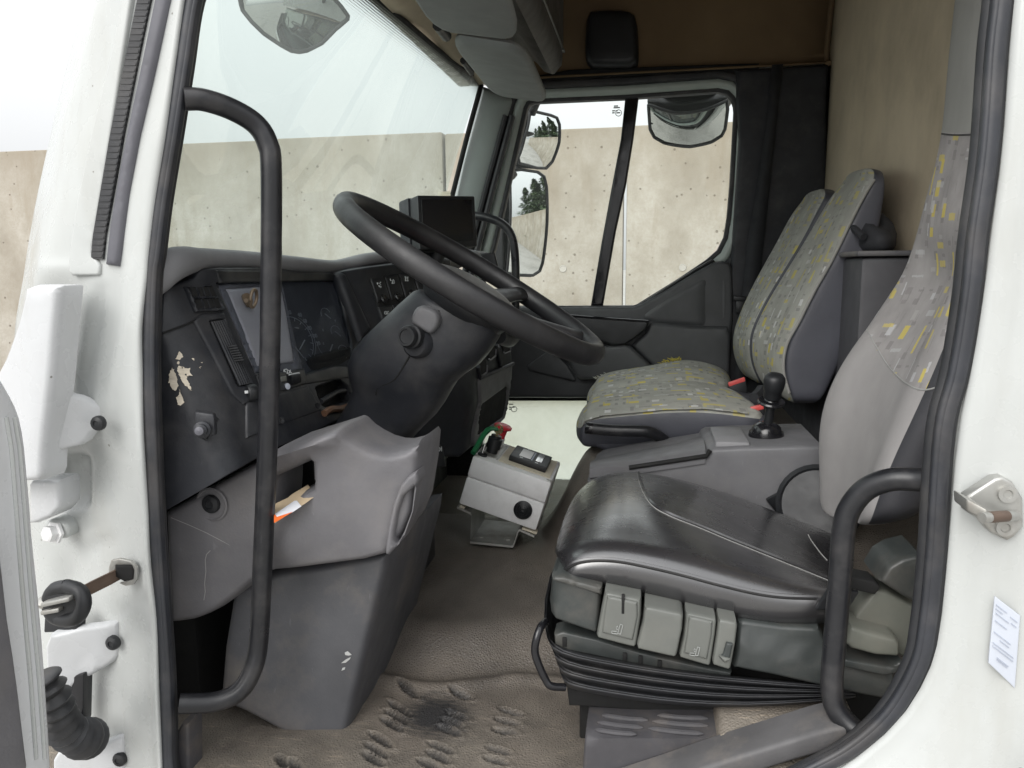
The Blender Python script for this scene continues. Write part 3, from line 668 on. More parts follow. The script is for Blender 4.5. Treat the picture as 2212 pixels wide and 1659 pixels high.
fb = relief('foot_bracket', [(330, 1560), (480, 1530), (620, 1525), (770, 1452), (790, 1458), (800, 1659), (810, 1760), (330, 1760)], lambda x, y: .83 + .0002 * x, 'bright_paint', truck, 'Z7', .010, 9, .006, ch=1)
screw(fb, 'Z7', 762, 1605, .88, .010)
# ribbed cable conduit
path = catmull([q('Z7', 255, 1080, .76), q('Z7', 325, 1215, .765), q('Z7', 365, 1330, .775), q('Z7', 425, 1420, .795), q('Z7', 510, 1465, .82), q('Z7', 590, 1470, .86)], 14)
rr = [.0205 + .0035 * math.sin(i * 1.0) for i in range(len(path))]; rr[-14:] = [.024 + .003 * math.sin(i) for i in range(14)]; rr[-1] = .012
v, f = tube_vf(path, rr, 20); build('cable_conduit', v, f, 'black_rubber', truck)

# --- open driver door, edge on at the left
XD = -.655
hem = [(0, 610), (45, 680), (90, 760), (125, 830), (152, 905), (172, 1000), (186, 1100), (198, 1230), (215, 1420), (226, 1560), (232, 1659)]
hemv = zl('Z6', hem) + zl('Z7', [(262, 500), (290, 800), (312, 1100), (333, 1420), (352, 1750)])
dpoly = [(-420, 760), (-200, 765)] + [(-60, 785)] + hemv + [(-420, 1780)]
dd_ = relief('driver_door', dpoly, 0, 'lightened_hem_white', truck, 'v', 0, 16, .010, ext=(-.05, 0, 0), on=lambda x, y: VX(x, y, XD), step=40)
tpoly = zl('Z7', [(-420, 60), (0, 190), (28, 420), (62, 720), (100, 960), (132, 1200), (165, 1480), (195, 1720)]) + [(-420, 1760)]
relief('door_trim', tpoly, 0, 'grey_plastic', dd_, 'v', 0, 10, .006, ext=(-.02, 0, 0), on=lambda x, y: VX(x, y, XD + .014), step=40)
gv_ = [tube_vf([VX(*zp(kk, x + dx, y), XD + .001) for kk, x, y in (('Z6', 95, 900), ('Z6', 128, 1100), ('Z6', 145, 1300), ('Z6', 160, 1500), ('Z7', 195, 500), ('Z7', 222, 800), ('Z7', 250, 1100), ('Z7', 285, 1600))], .0022, 8) for dx in (-55, 0)]
multi('door_seam', gv_, 'white_paint', dd_)

# --- rubber seal round the door opening
SEAL = [(('v', 455, -110)), ('Z1', 1155, 0), ('Z1', 1092, 400), ('Z1', 1030, 800), ('Z1', 965, 1200), ('Z1', 928, 1500), ('Z6', 998, 0), ('Z6', 986, 500), ('Z6', 998, 1000), ('Z6', 1020, 1500),
        ('Z7', 1025, 500), ('Z7', 1060, 1000), ('Z7', 1075, 1400), ('Z7', 1085, 1659), ('v', 385, 1760), ('v', 460, 1850)]
SEALR = [('v', 2166, -110), ('v', 2161, 0), ('v', 2149, 109), ('v', 2133, 327), ('v', 2108, 509), ('v', 2094, 640), ('v', 2068, 800), ('v', 2036, 933), ('v', 2018, 1195), ('v', 2002, 1350), ('v', 1983, 1436), ('v', 1925, 1537), ('v', 1845, 1610), ('v', 1760, 1658), ('v', 1640, 1715), ('v', 1500, 1770), ('v', 1200, 1830), ('v', 460, 1850)]
sealparts, lips, edges_ = [], [], []
for S_ in (SEAL, SEALR):
    sgn = 1 if S_ is SEAL else -1
    sealparts.append(tube_vf(catmull([q(k, x - 2 * sgn, y, .874) for k, x, y in S_], 6), .0098, 14))
    sealparts.append(tube_vf(catmull([q(k, x + 8 * sgn, y, .870) for k, x, y in S_], 6), .0045, 10))
    lips.append(tube_vf(catmull([q(k, x + 19 * sgn, y, .889) for k, x, y in S_], 6), .0088, 12))
    edges_.append(tube_vf(catmull([q(k, x - 20 * sgn, y, .871) for k, x, y in S_], 6), .0040, 10))
sl0 = multi('door_seal', sealparts, 'seal_rubber', truck)
multi('seal_lip', lips, 'black_rubber', sl0)
multi('seal_edge', edges_, 'black_plastic', sl0)

# --- rear door post at the right
edge = [(2200, -160), (2190, -60), (2182, 0), (2173, 109), (2158, 327), (2133, 509), (2122, 603), (2095, 780), (2062, 933), (2040, 1195), (2022, 1370), (1996, 1458), (1935, 1554), (1821, 1651), (1700, 1720), (1500, 1790), (1200, 1850), (400, 1870)]
edge = chaikin(edge, 1, False); rows = []
for dof, Y in ((-14, .905), (2, .880), (10, .866), (30, .862), (60, .862), (85, .852), (150, .850), (175, .842), (420, .842)):
    rw = []
    for i, (x, y) in enumerate(edge):
        a = np.array(edge[max(0, i - 1)]); b_ = np.array(edge[min(len(edge) - 1, i + 1)]); t = (b_ - a) / np.linalg.norm(b_ - a); n_ = np.array((-t[1], t[0])) * (-1)
        rw.append(V(x + n_[0] * dof, y + n_[1] * dof, Y))
    rows.append(rw)
grid('rear_door_post', rows, 'white_paint', truck, .01, sharp=180)
# latch striker
st = relief('latch_striker', [(1010, 320), (1150, 230), (1190, 222), (1240, 250), (1290, 330), (1293, 470), (1250, 520), (1215, 540), (1130, 500), (1080, 440), (1010, 395)], .838, 'plate_steel', truck, 'B6', .012, 8, .003)
obox('striker_cheek', q('B6', 1008, 330, .81), q('B6', 1112, 385, .80) - q('B6', 1008, 330, .81), q('B6', 1012, 392, .81) - q('B6', 1008, 330, .81), Vector((0, .035, 0)), 'plate_steel', st, .002)
tube('striker_pin', [q('B6', 1085, 425, .792), q('B6', 1180, 418, .805), q('B6', 1250, 416, .835)], [.0052, .0052, .0058], 'plate_steel', st, 0, 16)
lathe('pin_rust', [(.0056, -.012), (.0057, .0), (.0056, .012)], q('B6', 1165, 419, .803), q('B6', 1180, 418, .805) - q('B6', 1085, 425, .792), 'rusty_steel', st, 16)
for x, y in ((1207, 305), (1195, 470)):
    lathe('screw', [(.009, 0), (.009, .004), (.005, .004), (.004, .002), (0, .002)], q('B6', x, y, .838), (0, -1, 0), 'plate_steel', st, 16)
sk = relief('rating_sticker', [(1150, 812), (1275, 908), (1248, 1265), (1118, 1140)], .8395, 'sticker_blue', truck, 'B6', .0015, 3, .0003)
ln = []
for yy, a, b_ in ((.10, .08, .5), (.16, .08, .35), (.22, .1, .6), (.33, .1, .55), (.50, .1, .75), (.56, .35, .7), (.66, .1, .9), (.71, .1, .9), (.83, .3, .75), (.86, .3, .7), (.12, .65, .92), (.2, .7, .9)):
    def sp_(u, v_): return (1150 + 125 * u - 32 * v_ , 812 + 96 * u + 330 * v_)
    p0, p1, p2 = q('B6', *sp_(a, yy), .8385), q('B6', *sp_(b_, yy), .8385), q('B6', *sp_(a, yy + .014), .8385)
    ln.append(box_vf(p0, p1 - p0, p2 - p0, (0, .001, 0), 0))
multi('sticker_print', ln, 'sticker_ink', sk)

# --- grab handles
gh = catmull([q('v', 398, 214, .872), q('v', 440, 216, .885), q('v', 500, 236, .91), q('v', 552, 268, .93), q('v', 578, 310, .935), q('v', 586, 370, .935), q('v', 585, 600, .935), q('v', 580, 900, .935), q('v', 568, 1200, .935), q('v', 560, 1370, .935), q('v', 548, 1440, .925), q('v', 518, 1492, .91), q('v', 465, 1516, .895), q('v', 388, 1520, .875)], 8)
v, f = tube_vf(gh, .0133, 18); build('grab_handle', v, f, 'handle_black', truck)
gh = catmull([q('v', 2030, 1037, .90), q('v', 1980, 1036, .915), q('v', 1925, 1036, .925), q('v', 1872, 1056, .935), q('v', 1836, 1098, .94), q('v', 1822, 1150, .94), q('v', 1814, 1260, .94), q('v', 1802, 1400, .935), q('v', 1797, 1480, .93), q('v', 1806, 1530, .925), q('v', 1840, 1572, .915), q('v', 1885, 1606, .90)], 8)
v, f = tube_vf(gh, .0134, 18); build('grab_handle', v, f, 'handle_black', truck)
# dusty sill trim under the seat
relief('sill_trim', [(1790, 1574), (1838, 1568), (1845, 1585), (1810, 1620), (1690, 1652), (1560, 1700), (1400, 1760), (1200, 1810), (900, 1820), (500, 1820), (500, 1790), (900, 1785), (1200, 1760), (1400, 1700), (1560, 1645), (1690, 1605)], .905, 'sill_grey', truck, 'v', .05, 10, .006, ch=1)
relief('sill_trim', zl('Z7', [(1125, 1430), (1160, 1370), (1200, 1375), (1205, 1760), (1125, 1760)]), .90, 'heel_grey', truck, 'v', .03, 6, .004)

# ------------------------------------------------------------------ linings
rows = []
for Y in np.linspace(.93, 2.66, 22):
    r_ = []
    for z in np.linspace(1.02, 2.80, 20):
        wv = .004 * math.sin(Y * 9 + z * 2) + .003 * math.sin(z * 7 - Y * 3)
        r_.append(Vector((XR + wv + .02 * max(0, (z - 2.2)) , Y, z)))
    rows.append(r_)
grid('rear_lining', rows, 'rear_lining', truck, .015, (1, 0, 0), sharp=180)
zc = V(1785, 137, 2.62).z
prof = [(2.625, zc), (2.66, zc + .015), (2.645, zc + .09), (2.61, zc + .2), (2.54, zc + .33), (2.40, zc + .43), (2.2, RZ - .015), (1.2, RZ - .015), (1.0, RZ - .1), (.93, RZ - .25), (.90, zc + .05)]
prof = [p_ for p_ in chaikin(prof, 2, False)]
rows = [[Vector((X, a, b_)) for a, b_ in prof] for X in np.linspace(-.58, XR + .006, 10)]
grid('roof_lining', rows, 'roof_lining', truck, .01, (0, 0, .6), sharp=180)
# seam bead where roof and rear lining meet
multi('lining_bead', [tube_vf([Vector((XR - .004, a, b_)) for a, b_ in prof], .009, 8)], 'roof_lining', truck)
# dark moulded pocket on the side lining above the far window
relief('lining_pocket', [(620, 60), (700, 50), (860, 50), (915, 90), (930, 300), (915, 385), (760, 390), (615, 385), (605, 250)], 2.575, 'black_plastic', truck, 'Z4', .06, 16, .02, ch=1)
# far rear post trim, black, and the rail over the far door
relief('post_trim', [(1590, 150), (1790, 138), (1786, 250), (1788, 420), (1790, 900), (1545, 900), (1560, 700), (1580, 560), (1597, 300), (1592, 205)], 2.615, 'dash_dark', truck, 'v', .06, 10, .01)
relief('door_header_trim', [(1150, 165), (1230, 150), (1500, 140), (1640, 136), (1640, 190), (1590, 175), (1540, 158), (1390, 163), (1166, 178)], 2.63, 'void_black', truck, 'v', .04, 4, .004)
# overhead console along the screen top
oc = [Vector((x, Y, z)) for Y in (0,) for x, z in ()]
pe = q('Z3', 1310, 470, 2.5); pf = q('Z3', 1388, 365, 2.5)
secs = []
for Y, sh in ((1.0, 0), (1.6, 0), (2.2, 0), (2.44, 0), (2.5, .015), (2.515, .04)):
    c = [(pe.x - .10, pe.z + .30), (pe.x - .12, pe.z + .10), (pe.x - .055, pe.z + .06), (pe.x - .012, pe.z + .008 + sh), (pe.x + .012, pe.z + sh), (pe.x + .035, pe.z + .025 + sh), (pf.x - sh * .4, pf.z), (pf.x + .004 - sh * .4, pf.z + .05), (pf.x - .002, pf.z + .35)]
    secs.append([Vector((a, Y, b_)) for a, b_ in c])
loft('overhead_console', secs, 'overhead_grey', truck, True, sharp=35)
multi('console_slot', [box_vf((pf.x - .003, 1.1, pf.z + .02), (.009, 0, 0), (0, 1.33, 0), (0, 0, .007), .001), box_vf((pf.x - .003, 2.45, pf.z + .02), (.009, 0, 0), (0, .03, 0), (0, 0, .007), .001)], 'button_grey', truck)
# sun visors
def visor(nf, ff, fr, nr_, th=.022):
    P = [nf, ff, fr, nr_]; u1 = ff - nf; n_ = (ff - nf).cross(nr_ - nf).normalized()
    if n_.z < 0: n_ = -n_
    top, bot = [], []
    c = (nf + ff + fr + nr_) / 4
    loop = [tuple(v) for v in P]; loop = chaikin([lerp(Vector(loop[i]), Vector(loop[(i + 1) % 4]), t) .to_tuple() for i in range(4) for t in (0, .5)], 2)
    secs = []
    for s, h_ in ((.90, -th * .5), (.98, -th * .35), (1.0, 0), (.98, th * .35), (.90, th * .5)): secs.append([c + (Vector(v) - c) * s + n_ * h_ for v in loop])
    return loft('sun_visor', secs, 'visor_grey', truck, True, sharp=60)
visor(q('Z3', 690, 195, 1.72), q('Z3', 975, 555, 2.50), q('Z3', 1300, 600, 2.53), q('Z3', 1160, 270, 1.70))
visor(q('Z3', 120, -600, .98), q('Z3', 625, 165, 1.66), q('Z3', 1140, 225, 1.64), q('Z3', 900, -700, .98))
tube('visor_hinge', [q('Z3', 640, 150, 1.66), q('Z3', 690, 215, 1.76)], .012, 'black_plastic', truck, 0, 10)
tube('visor_hinge', [q('Z3', 790, 360, 2.1), q('Z3', 838, 430, 2.25)], .009, 'black_plastic', truck, 0, 10)
# cloth header between glass and visors
rows = []
for t in np.linspace(0, 1, 14):
    a = q('Z3', *[interp(t, [(0, 60), (.35, 400), (.7, 690), (.9, 830), (1, 882)]), interp(t, [(0, -230), (.35, 105), (.7, 345), (.9, 432), (1, 505)])], interp(t, [(0, 1.15), (.35, 1.65), (.7, 2.18), (1, 2.53)]))
    rows.append([a, a + Vector((.03, 0, .006)), a + Vector((.075, 0, .035)), a + Vector((.13, 0, .07))])
grid('header_lining', rows, 'rear_lining', truck, .008, (0, 0, 1), sharp=180)
# ------------------------------------------------------------------ windscreen
tops = [Vector((-.56, .93, 2.24)), Vector((-.585, 1.15, 2.25)), q('Z3', 400, 105, 1.65), q('Z3', 690, 345, 2.18), q('Z3', 830, 432, 2.42), q('Z3', 884, 505, 2.545)]
bots = [Vector((-.72, .93, 1.67)), Vector((-.76, 1.2, 1.66)), Vector((-.79, 1.7, 1.66)), Vector((-.78, 2.15, 1.66)), Vector((-.75, 2.4, 1.67)), Vector((-.735, 2.545, 1.68))]
TT = catmull(tops, 5); BB = catmull(bots, 5)
# straight far edge as seen: from the top corner down to the dash
fe = [V(1036, 182, 2.548), V(1004, 300, 2.548), V(973, 424, 2.548), V(940, 552, 2.548)]
rows = []
for s in np.linspace(0, 1, 9):
    r_ = [a.lerp(b_, s) + Vector((-.012 * math.sin(math.pi * s), 0, 0)) for a, b_ in zip(BB, TT)]
    rows.append(r_)
ws = grid('windscreen', rows, 'screen_glass', truck, 0, sharp=180)
rows = []; L = 0; vv = [0, .014, .028, .042, .056]
Lu = [0]
for i in range(1, len(TT)): Lu.append(Lu[-1] + (TT[i] - TT[i - 1]).length)
for w_ in vv:
    rows.append([t.lerp(b_, w_ / (t - b_).length) + Vector((.004, 0, 0)) for t, b_ in zip(TT, BB)])
grid('dot_band', rows, 'dot_band', ws, 0, sharp=180, uv=lambda i, j: (Lu[j], vv[i]))
multi('screen_seal', [tube_vf([a + Vector((.004, 0, .002)) for a in TT], .006, 8), tube_vf(catmull([a + Vector((.006, 0, 0)) for a in fe], 4), .0085, 8)], 'void_black', truck)
lab = relief('inspection_label', [(640, 1140), (712, 1135), (716, 1175), (640, 1175)], 2.50, 'cream_card', ws, 'Z3', .001, 2, 0)
# far pillar trim
relief('pillar_trim', [(890, 498), (960, 522), (1085, 565), (1095, 600), (1050, 740), (990, 960), (930, 1180), (890, 1340), (870, 1480), (690, 1480), (722, 1165), (765, 960), (815, 770), (858, 620)], lambda x, y: 2.56 + .0006 * (x - 975 + .25 * (y - 420)), 'pillar_trim', truck, 'Z3', .06, 34, .035)

# ------------------------------------------------------------------ far door
O_ = [(1139, 234), (1143, 226), (1153, 221.5), (1351, 212.8), (1551, 198.2), (1569, 202), (1580, 213), (1585, 228), (1586, 240), (1581, 330), (1577, 400), (1571, 470), (1564, 512), (1550, 540), (1526, 561), (1464, 603), (1372, 660), (1214, 661), (1030, 661), (1070, 535)]
fd = relief('passenger_door', offset(O_, 32), 2.635, 'green_grey_paint', truck, 'v', .06, 12, .016, [offset(O_, 9)])
relief('window_gasket', offset(O_, 11), 2.648, 'black_rubber', fd, 'v', .03, 4, .004, [O_])
relief('door_seal_far', offset(O_, 48), 2.625, 'black_rubber', fd, 'v', .03, 6, .006, [offset(O_, 30)]).name = 'door_seal'
multi('window_channel', [tube_vf([V(1108 - 6, 262, 2.63), V(1070, 395, 2.63), V(1038, 520, 2.63), V(1018, 610, 2.63)], .008, 8)], 'green_grey_paint', fd)
multi('door_weatherstrip', [tube_vf([V(1118 - 26 + dx, 250, 2.61), V(1077 - 24 + dx, 395, 2.61), V(1040 - 22 + dx, 530, 2.61), V(1010 - 20 + dx, 640, 2.61)], .010, 8) for dx in (0, 15)], 'black_rubber', fd)
paneA = [(1139, 234), (1153, 221.5), (1360, 212), (1340, 330), (1290, 661), (1214, 661), (1030, 661), (1070, 535)]
paneB = [(1374, 211), (1551, 198.2), (1580, 213), (1586, 240), (1577, 400), (1564, 512), (1526, 561), (1464, 603), (1372, 660), (1290, 661), (1340, 420)]
pa = relief('window_pane', paneA, 2.672, 'door_glass', fd, 'v', .004, 2, 0)
pb = relief('window_pane', paneB, 2.672, 'door_glass', fd, 'v', .004, 2, 0)
relief('window_divider', [(1351, 206), (1380, 204), (1368, 300), (1352, 400), (1330, 500), (1302, 661), (1276, 661), (1300, 520), (1322, 400), (1341, 300)], 2.655, 'gloss_black', fd, 'v', .03, 5, .004)
em = []
for (x, y, w_) in ((780, 634, 24), (778, 644, 36), (770, 662, 16), (790, 662, 12), (770, 674, 14), (795, 674, 22)):
    a = q('Z4', x, y, 2.6695); em.append(box_vf(a, (w_ * .3637 * 2.67 / F, 0, 0), (0, 0, .004), (0, .001, 0), 0))
em.append(tube_vf([q('Z4', 808, 671, 2.670) + Vector((.010 * math.cos(a), 0, .010 * math.sin(a))) for a in np.linspace(0, 6.4, 20)], .0012, 5))
multi('glass_marking', em, 'lever_print', fd)
# moulded inner panel of the door
dp = relief('door_panel', zl('B2', [(-60, 512), (520, 512), (985, 510), (1040, 490), (1200, 400), (1380, 290), (1500, 222), (1560, 212), (1610, 222), (1632, 262), (1638, 400), (1640, 560), (1625, 800), (1610, 1000), (1610, 1113), (-60, 1108)]), 2.60, 'door_plastic', fd, 'v', .07, 9, .012, step=26)
relief('panel_recess', zl('B2', [(1045, 580), (1110, 520), (1300, 410), (1500, 300), (1570, 300), (1592, 350), (1590, 560), (1570, 640), (1300, 625), (1090, 607)]), lambda x, y: 2.594, 'door_plastic', dp, 'v', .02, 12, .004, shape=lambda x, y, d: .02 * math.exp(-((x - 1543) / 16) ** 2), ch=1, step=14)
relief('armrest', zl('B2', [(1060, 612), (1200, 622), (1400, 640), (1600, 642), (1625, 700), (1615, 1100), (1300, 1100), (1120, 905), (970, 765), (1060, 690), (1085, 640)]), 2.565, 'door_plastic', dp, 'v', .05, 10, .015, step=20)
relief('door_pull', zl('B2', [(380, 545), (600, 570), (800, 585), (935, 595), (1085, 603), (1082, 630), (1070, 660), (1000, 715), (935, 758), (850, 768), (780, 740), (600, 700), (380, 640)]), 2.545, 'black_plastic', dp, 'v', .07, 5, .008, step=20)
multi('pull_edge', [tube_vf([q('B2', *p_, 2.546) for p_ in ((420, 552), (600, 572), (800, 588), (935, 597), (1083, 607))], .0045, 8)], 'gloss_black', dp)
relief('door_bin', zl('B2', [(430, 800), (560, 775), (800, 765), (930, 758), (970, 770), (1110, 905), (1120, 985), (640, 990), (600, 960), (560, 870)]), 2.55, 'door_plastic', dp, 'v', .06, 9, .014, ch=0, step=20)
relief('door_rib', zl('B2', [(290, 895), (440, 790), (470, 800), (560, 900), (610, 985), (600, 1000), (300, 930)]), 2.585, 'door_plastic', dp, 'v', .03, 5, .006)
relief('belt_moulding', zl('B2', [(300, 505), (700, 507), (980, 506), (1040, 484), (1220, 370), (1400, 258), (1500, 200), (1520, 212), (1400, 275), (1220, 388), (1045, 506), (985, 525), (300, 525)]), 2.61, 'black_plastic', fd, 'v', .03, 3, .003)
lowf = relief('lower_frame', [(860, 856), (1620, 856), (1620, 1130), (860, 1130)], 2.655, 'void_black', fd, 'v', .05, 4, .003, [[(1040, 866), (1340, 866), (1340, 1072), (1040, 1072)]])
relief('lower_pane', [(1036, 862), (1344, 862), (1344, 1076), (1036, 1076)], 2.68, 'low_glass', fd, 'v', .004, 2, 0)
em = [box_vf(q('B1', x, y, 2.678), (w_ * .3637 * 2.67 / F, 0, 0), (0, 0, .004), (0, .001, 0), 0) for x, y, w_ in ((1062, 1348, 26), (1062, 1366, 14), (1080, 1366, 16), (1062, 1378, 12))]
em.append(tube_vf([q('B1', 1092, 1374, 2.678) + Vector((.010 * math.cos(a), 0, .010 * math.sin(a))) for a in np.linspace(0, 6.4, 20)], .0012, 5))
multi('glass_marking', em, 'lever_print', fd)
# inner grab bar of the far door side
tube('grab_handle', [V(1018, 465, 2.45), V(1050, 470, 2.45), V(1082, 482, 2.45), V(1103, 505, 2.45), V(1112, 545, 2.45), V(1114, 620, 2.45), V(1112, 720, 2.45)], .0135, 'handle_black', truck, 6, 14)
# far seat belt: webbing, guide and black tower
bw = [(1668, 140, 1692, 138), (1655, 270, 1677, 270), (1636, 400, 1664, 395), (1612, 540, 1648, 540), (1603, 640, 1640, 640), (1588, 800, 1620, 800), (1570, 900, 1590, 900)]
rows = [[V(a, y, 2.59), V(lerp(a, c, .5), (y + d) / 2, 2.587), V(c, d, 2.592)] for a, y, c, d in bw]
sb = grid('seat_belt', rows, 'belt_web', truck, .003, sharp=180)
multi('belt_guide', [box_vf(q('B3', 132, 850, 2.575), q('B3', 218, 856, 2.575) - q('B3', 132, 850, 2.575), (0, .02, 0), (0, 0, -.018), .006), box_vf(q('B3', 148, 880, 2.578), q('B3', 208, 884, 2.578) - q('B3', 148, 880, 2.578), (0, .012, 0), (0, 0, -.04), .004)], 'black_plastic', sb)

# ------------------------------------------------------------------ mirrors outside the cab
def mirror(name, poly, k, Yc, r, Rm, rim=3, depth=.05, arm=None, ch=0, gm='mirror_glass'):
    P = zl(k, poly)
    if ch: P = chaikin(P, ch)
    cx = sum(p_[0] for p_ in P) / len(P); cy = sum(p_[1] for p_ in P) / len(P); c = V(cx, cy, Yc)
    n_ = (Vector(r).normalized() - ray(cx, cy).normalized()).normalized()
    def on(x, y):
        d = ray(x, y); return C0 + d * ((c - C0).dot(n_) / d.dot(n_))
    s = (c - C0).length / F; sag = min(.05, max((p_[0] - cx) ** 2 + (p_[1] - cy) ** 2 for p_ in P) * s * s / (2 * Rm))
    root = relief(name, offset(P, rim), 0, 'black_plastic', truck, 'v', 0, 4, .006, ext=-n_ * depth, on=lambda x, y: on(x, y) - n_ * .004, step=14)
    relief('mirror_glass', P, 0, gm, root, 'v', 0, 1, 0, ext=-n_ * .006, on=lambda x, y: on(x, y) + n_ * (.003 + sag), step=6, sharp=180,
           shape=lambda x, y, d: min(.05, ((x - cx) ** 2 + (y - cy) ** 2) * s * s / (2 * Rm)))
    rp = [on(x, y) + n_ * (.004 + sag - min(.05, ((x - cx) ** 2 + (y - cy) ** 2) * s * s / (2 * Rm))) for x, y in resample(P, 8)]
    multi('mirror_rim', [tube_vf(rp + [rp[0], rp[1]], .0055, 8)], 'black_rubber', root)
    return root
mirror('side_mirror', [(1060, 1015), (1130, 1008), (1225, 1022), (1262, 1050), (1270, 1110), (1262, 1330), (1250, 1560), (1238, 1610), (1200, 1636), (1100, 1632), (1045, 1620), (1040, 1400), (1050, 1150)], 'Z3', 3.0, (.955, .285, .02), 1.1, 4)
mirror('wide_angle_mirror', [(1178, 672), (1210, 663), (1300, 685), (1338, 700), (1347, 740), (1335, 850), (1305, 960), (1275, 1000), (1220, 998), (1120, 970), (1108, 935), (1130, 820)], 'Z3', 3.02, (.90, .40, .02), .32, 2)
mirror('kerb_mirror', [(985, 620), (1010, 618), (1150, 630), (1330, 612), (1452, 592), (1456, 640), (1440, 750), (1420, 785), (1360, 812), (1230, 830), (1080, 822), (1020, 800), (995, 755)], 'Z4', 2.86, (.05, -.12, -.98), .30, 2, .03, gm='mirror_dark')
lathe('mirror_shell', [(.01, -.06), (.075, -.055), (.13, -.02), (.148, 0), (.14, .01), (0, .01)], q('Z4', 1225, 628, 2.95), (0, .1, 1), 'black_plastic', truck, 28)
multi('mirror_arm', [tube_vf(catmull([q('Z4', 1225, 600, 2.93), q('Z4', 1225, 530, 2.86), q('Z4', 1225, 480, 2.78)], 5), .038, 12), tube_vf(catmull([V(1165, 205, 2.9), V(1130, 300, 3.04), V(1108, 440, 3.05), V(1100, 560, 3.05), V(1090, 680, 2.95)], 6), .016, 10)], 'black_plastic', truck)
mirror('front_mirror', [(1428, 0), (1440, 60), (1490, 120), (1560, 185), (1660, 250), (1720, 283), (1765, 290), (1810, 283), (1900, 240), (1980, 165), (2062, 110), (2065, 90), (2020, 30), (1950, -50), (1440, -60)], 'Z1', 2.1, (.5, -.62, -.55), .30, 4, .07, gm='mirror_dark')

tube('mirror_arm', [V(655, 20, 2.16), V(655, -30, 2.16), q('v', 690, -70, 2.1), Vector((-.63, 2.0, 2.42))], .014, 'black_plastic', truck, 5, 10)
# ================================================================== floor
def dents():
    L = [(940, 965, 105, 34), (1320, 990, 100, 20), (870, 1085, 110, 38), (845, 1150, 105, 36), (815, 1205, 105, 35), (1285, 1135, 95, 24), (1255, 1195, 100, 26), (1230, 1250, 105, 26), (1680, 1110, 105, 14), (1655, 1182, 105, 15), (1635, 1250, 105, 14),
         (735, 1310, 110, 33), (705, 1390, 105, 33), (680, 1455, 100, 32), (1170, 1370, 110, 24), (1155, 1440, 105, 26), (1090, 1500, 105, 26), (1590, 1390, 105, 18), (1575, 1470, 105, 18), (600, 900, 60, 40), (545, 1030, 60, 40), (120, 1500, 70, 50), (20, 1470, 60, 50)]
    out = []
    for x, y, a, rot in L:
        c = VZ(*zp('B7', x, y), FZ); e = VZ(*zp('B7', x + a * math.cos(rad(rot)), y + a * math.sin(rad(rot))), FZ)
        d = e - c; out.append((c.x, c.y, math.atan2(d.y, d.x), d.length, .0078))
    return out
DN = dents()
xs = np.concatenate([np.arange(-.95, -.62, .03), np.arange(-.62, .12, .0032), np.arange(.12, .58, .02)]); ys = np.concatenate([np.arange(.86, .93, .02), np.arange(.93, 1.27, .0032), np.arange(1.27, 1.82, .0125), np.arange(1.82, 2.63, .025)])
GX, GY = np.meshgrid(xs, ys)
def sstep(a, b_, t): t = np.clip((t - a) / (b_ - a), 0, 1); return t * t * (3 - 2 * t)
kn = 1.235 + .035 * np.sin(GX * 6 + 1.2) + .012 * np.sin(GX * 23)
off = 1 - sstep(1.84, 1.93, GY) * (1 - sstep(-.05, .05, GX))
hx = -.10 - .15 * np.clip((GY - 1.2) / .55, 0, 1)
GZ = FZ + (.058 * sstep(kn - .015, kn + .10, GY) + .025 * sstep(1.30, 1.62, GY) + .19 * sstep(1.2, 1.72, GY) * sstep(hx, hx + .13, GX)) * off - .035 * (1 - off)
GZ += .011 * np.exp(-((GY - kn + .03) / .018) ** 2) * (GX > -.62)                 # moulded lip of the well
GZ += .05 * sstep(.045, .075, GX - .35 * (GY - 1.0) + .03) * (GY < 1.22) * sstep(.9, .93, GY)  # mat folded up at the seat base
GZ += .012 * np.exp(-(((GX + .07) / .02) ** 2)) * np.exp(-((GY - 1.0) / .08) ** 2)
GR = np.zeros_like(GZ)
for cx, cy, th, a, b_ in DN:
    u = (GX - cx) * math.cos(th) + (GY - cy) * math.sin(th); v_ = -(GX - cx) * math.sin(th) + (GY - cy) * math.cos(th)
    rr_ = np.sqrt((u / a) ** 2 + (v_ / b_) ** 2)
    GR = np.maximum(GR, 1 - sstep(.84, 1.0, rr_)); GZ += -.009 * (1 - sstep(.8, 1.0, rr_)) + .0022 * np.exp(-((rr_ - 1.15) / .16) ** 2)
GZ += .0015 * np.sin(GX * 60 + GY * 17) * np.sin(GY * 43)
rows = [[Vector((GX[i, j], GY[i, j], GZ[i, j])) for j in range(GX.shape[1])] for i in range(GX.shape[0])]
fm_ = grid('floor_mat', rows, 'floor_mat', truck, 0, sharp=180)
ga = fm_.data.attributes.new('dimple_tone', 'FLOAT', 'POINT'); ga.data.foreach_set('value', GR.ravel().astype(np.float32))
zb = q('B4', 700, 1330, 1.61)

def floor_z(x, y):
    return GZ[np.argmin(abs(ys - y)), np.argmin(abs(xs - x))]

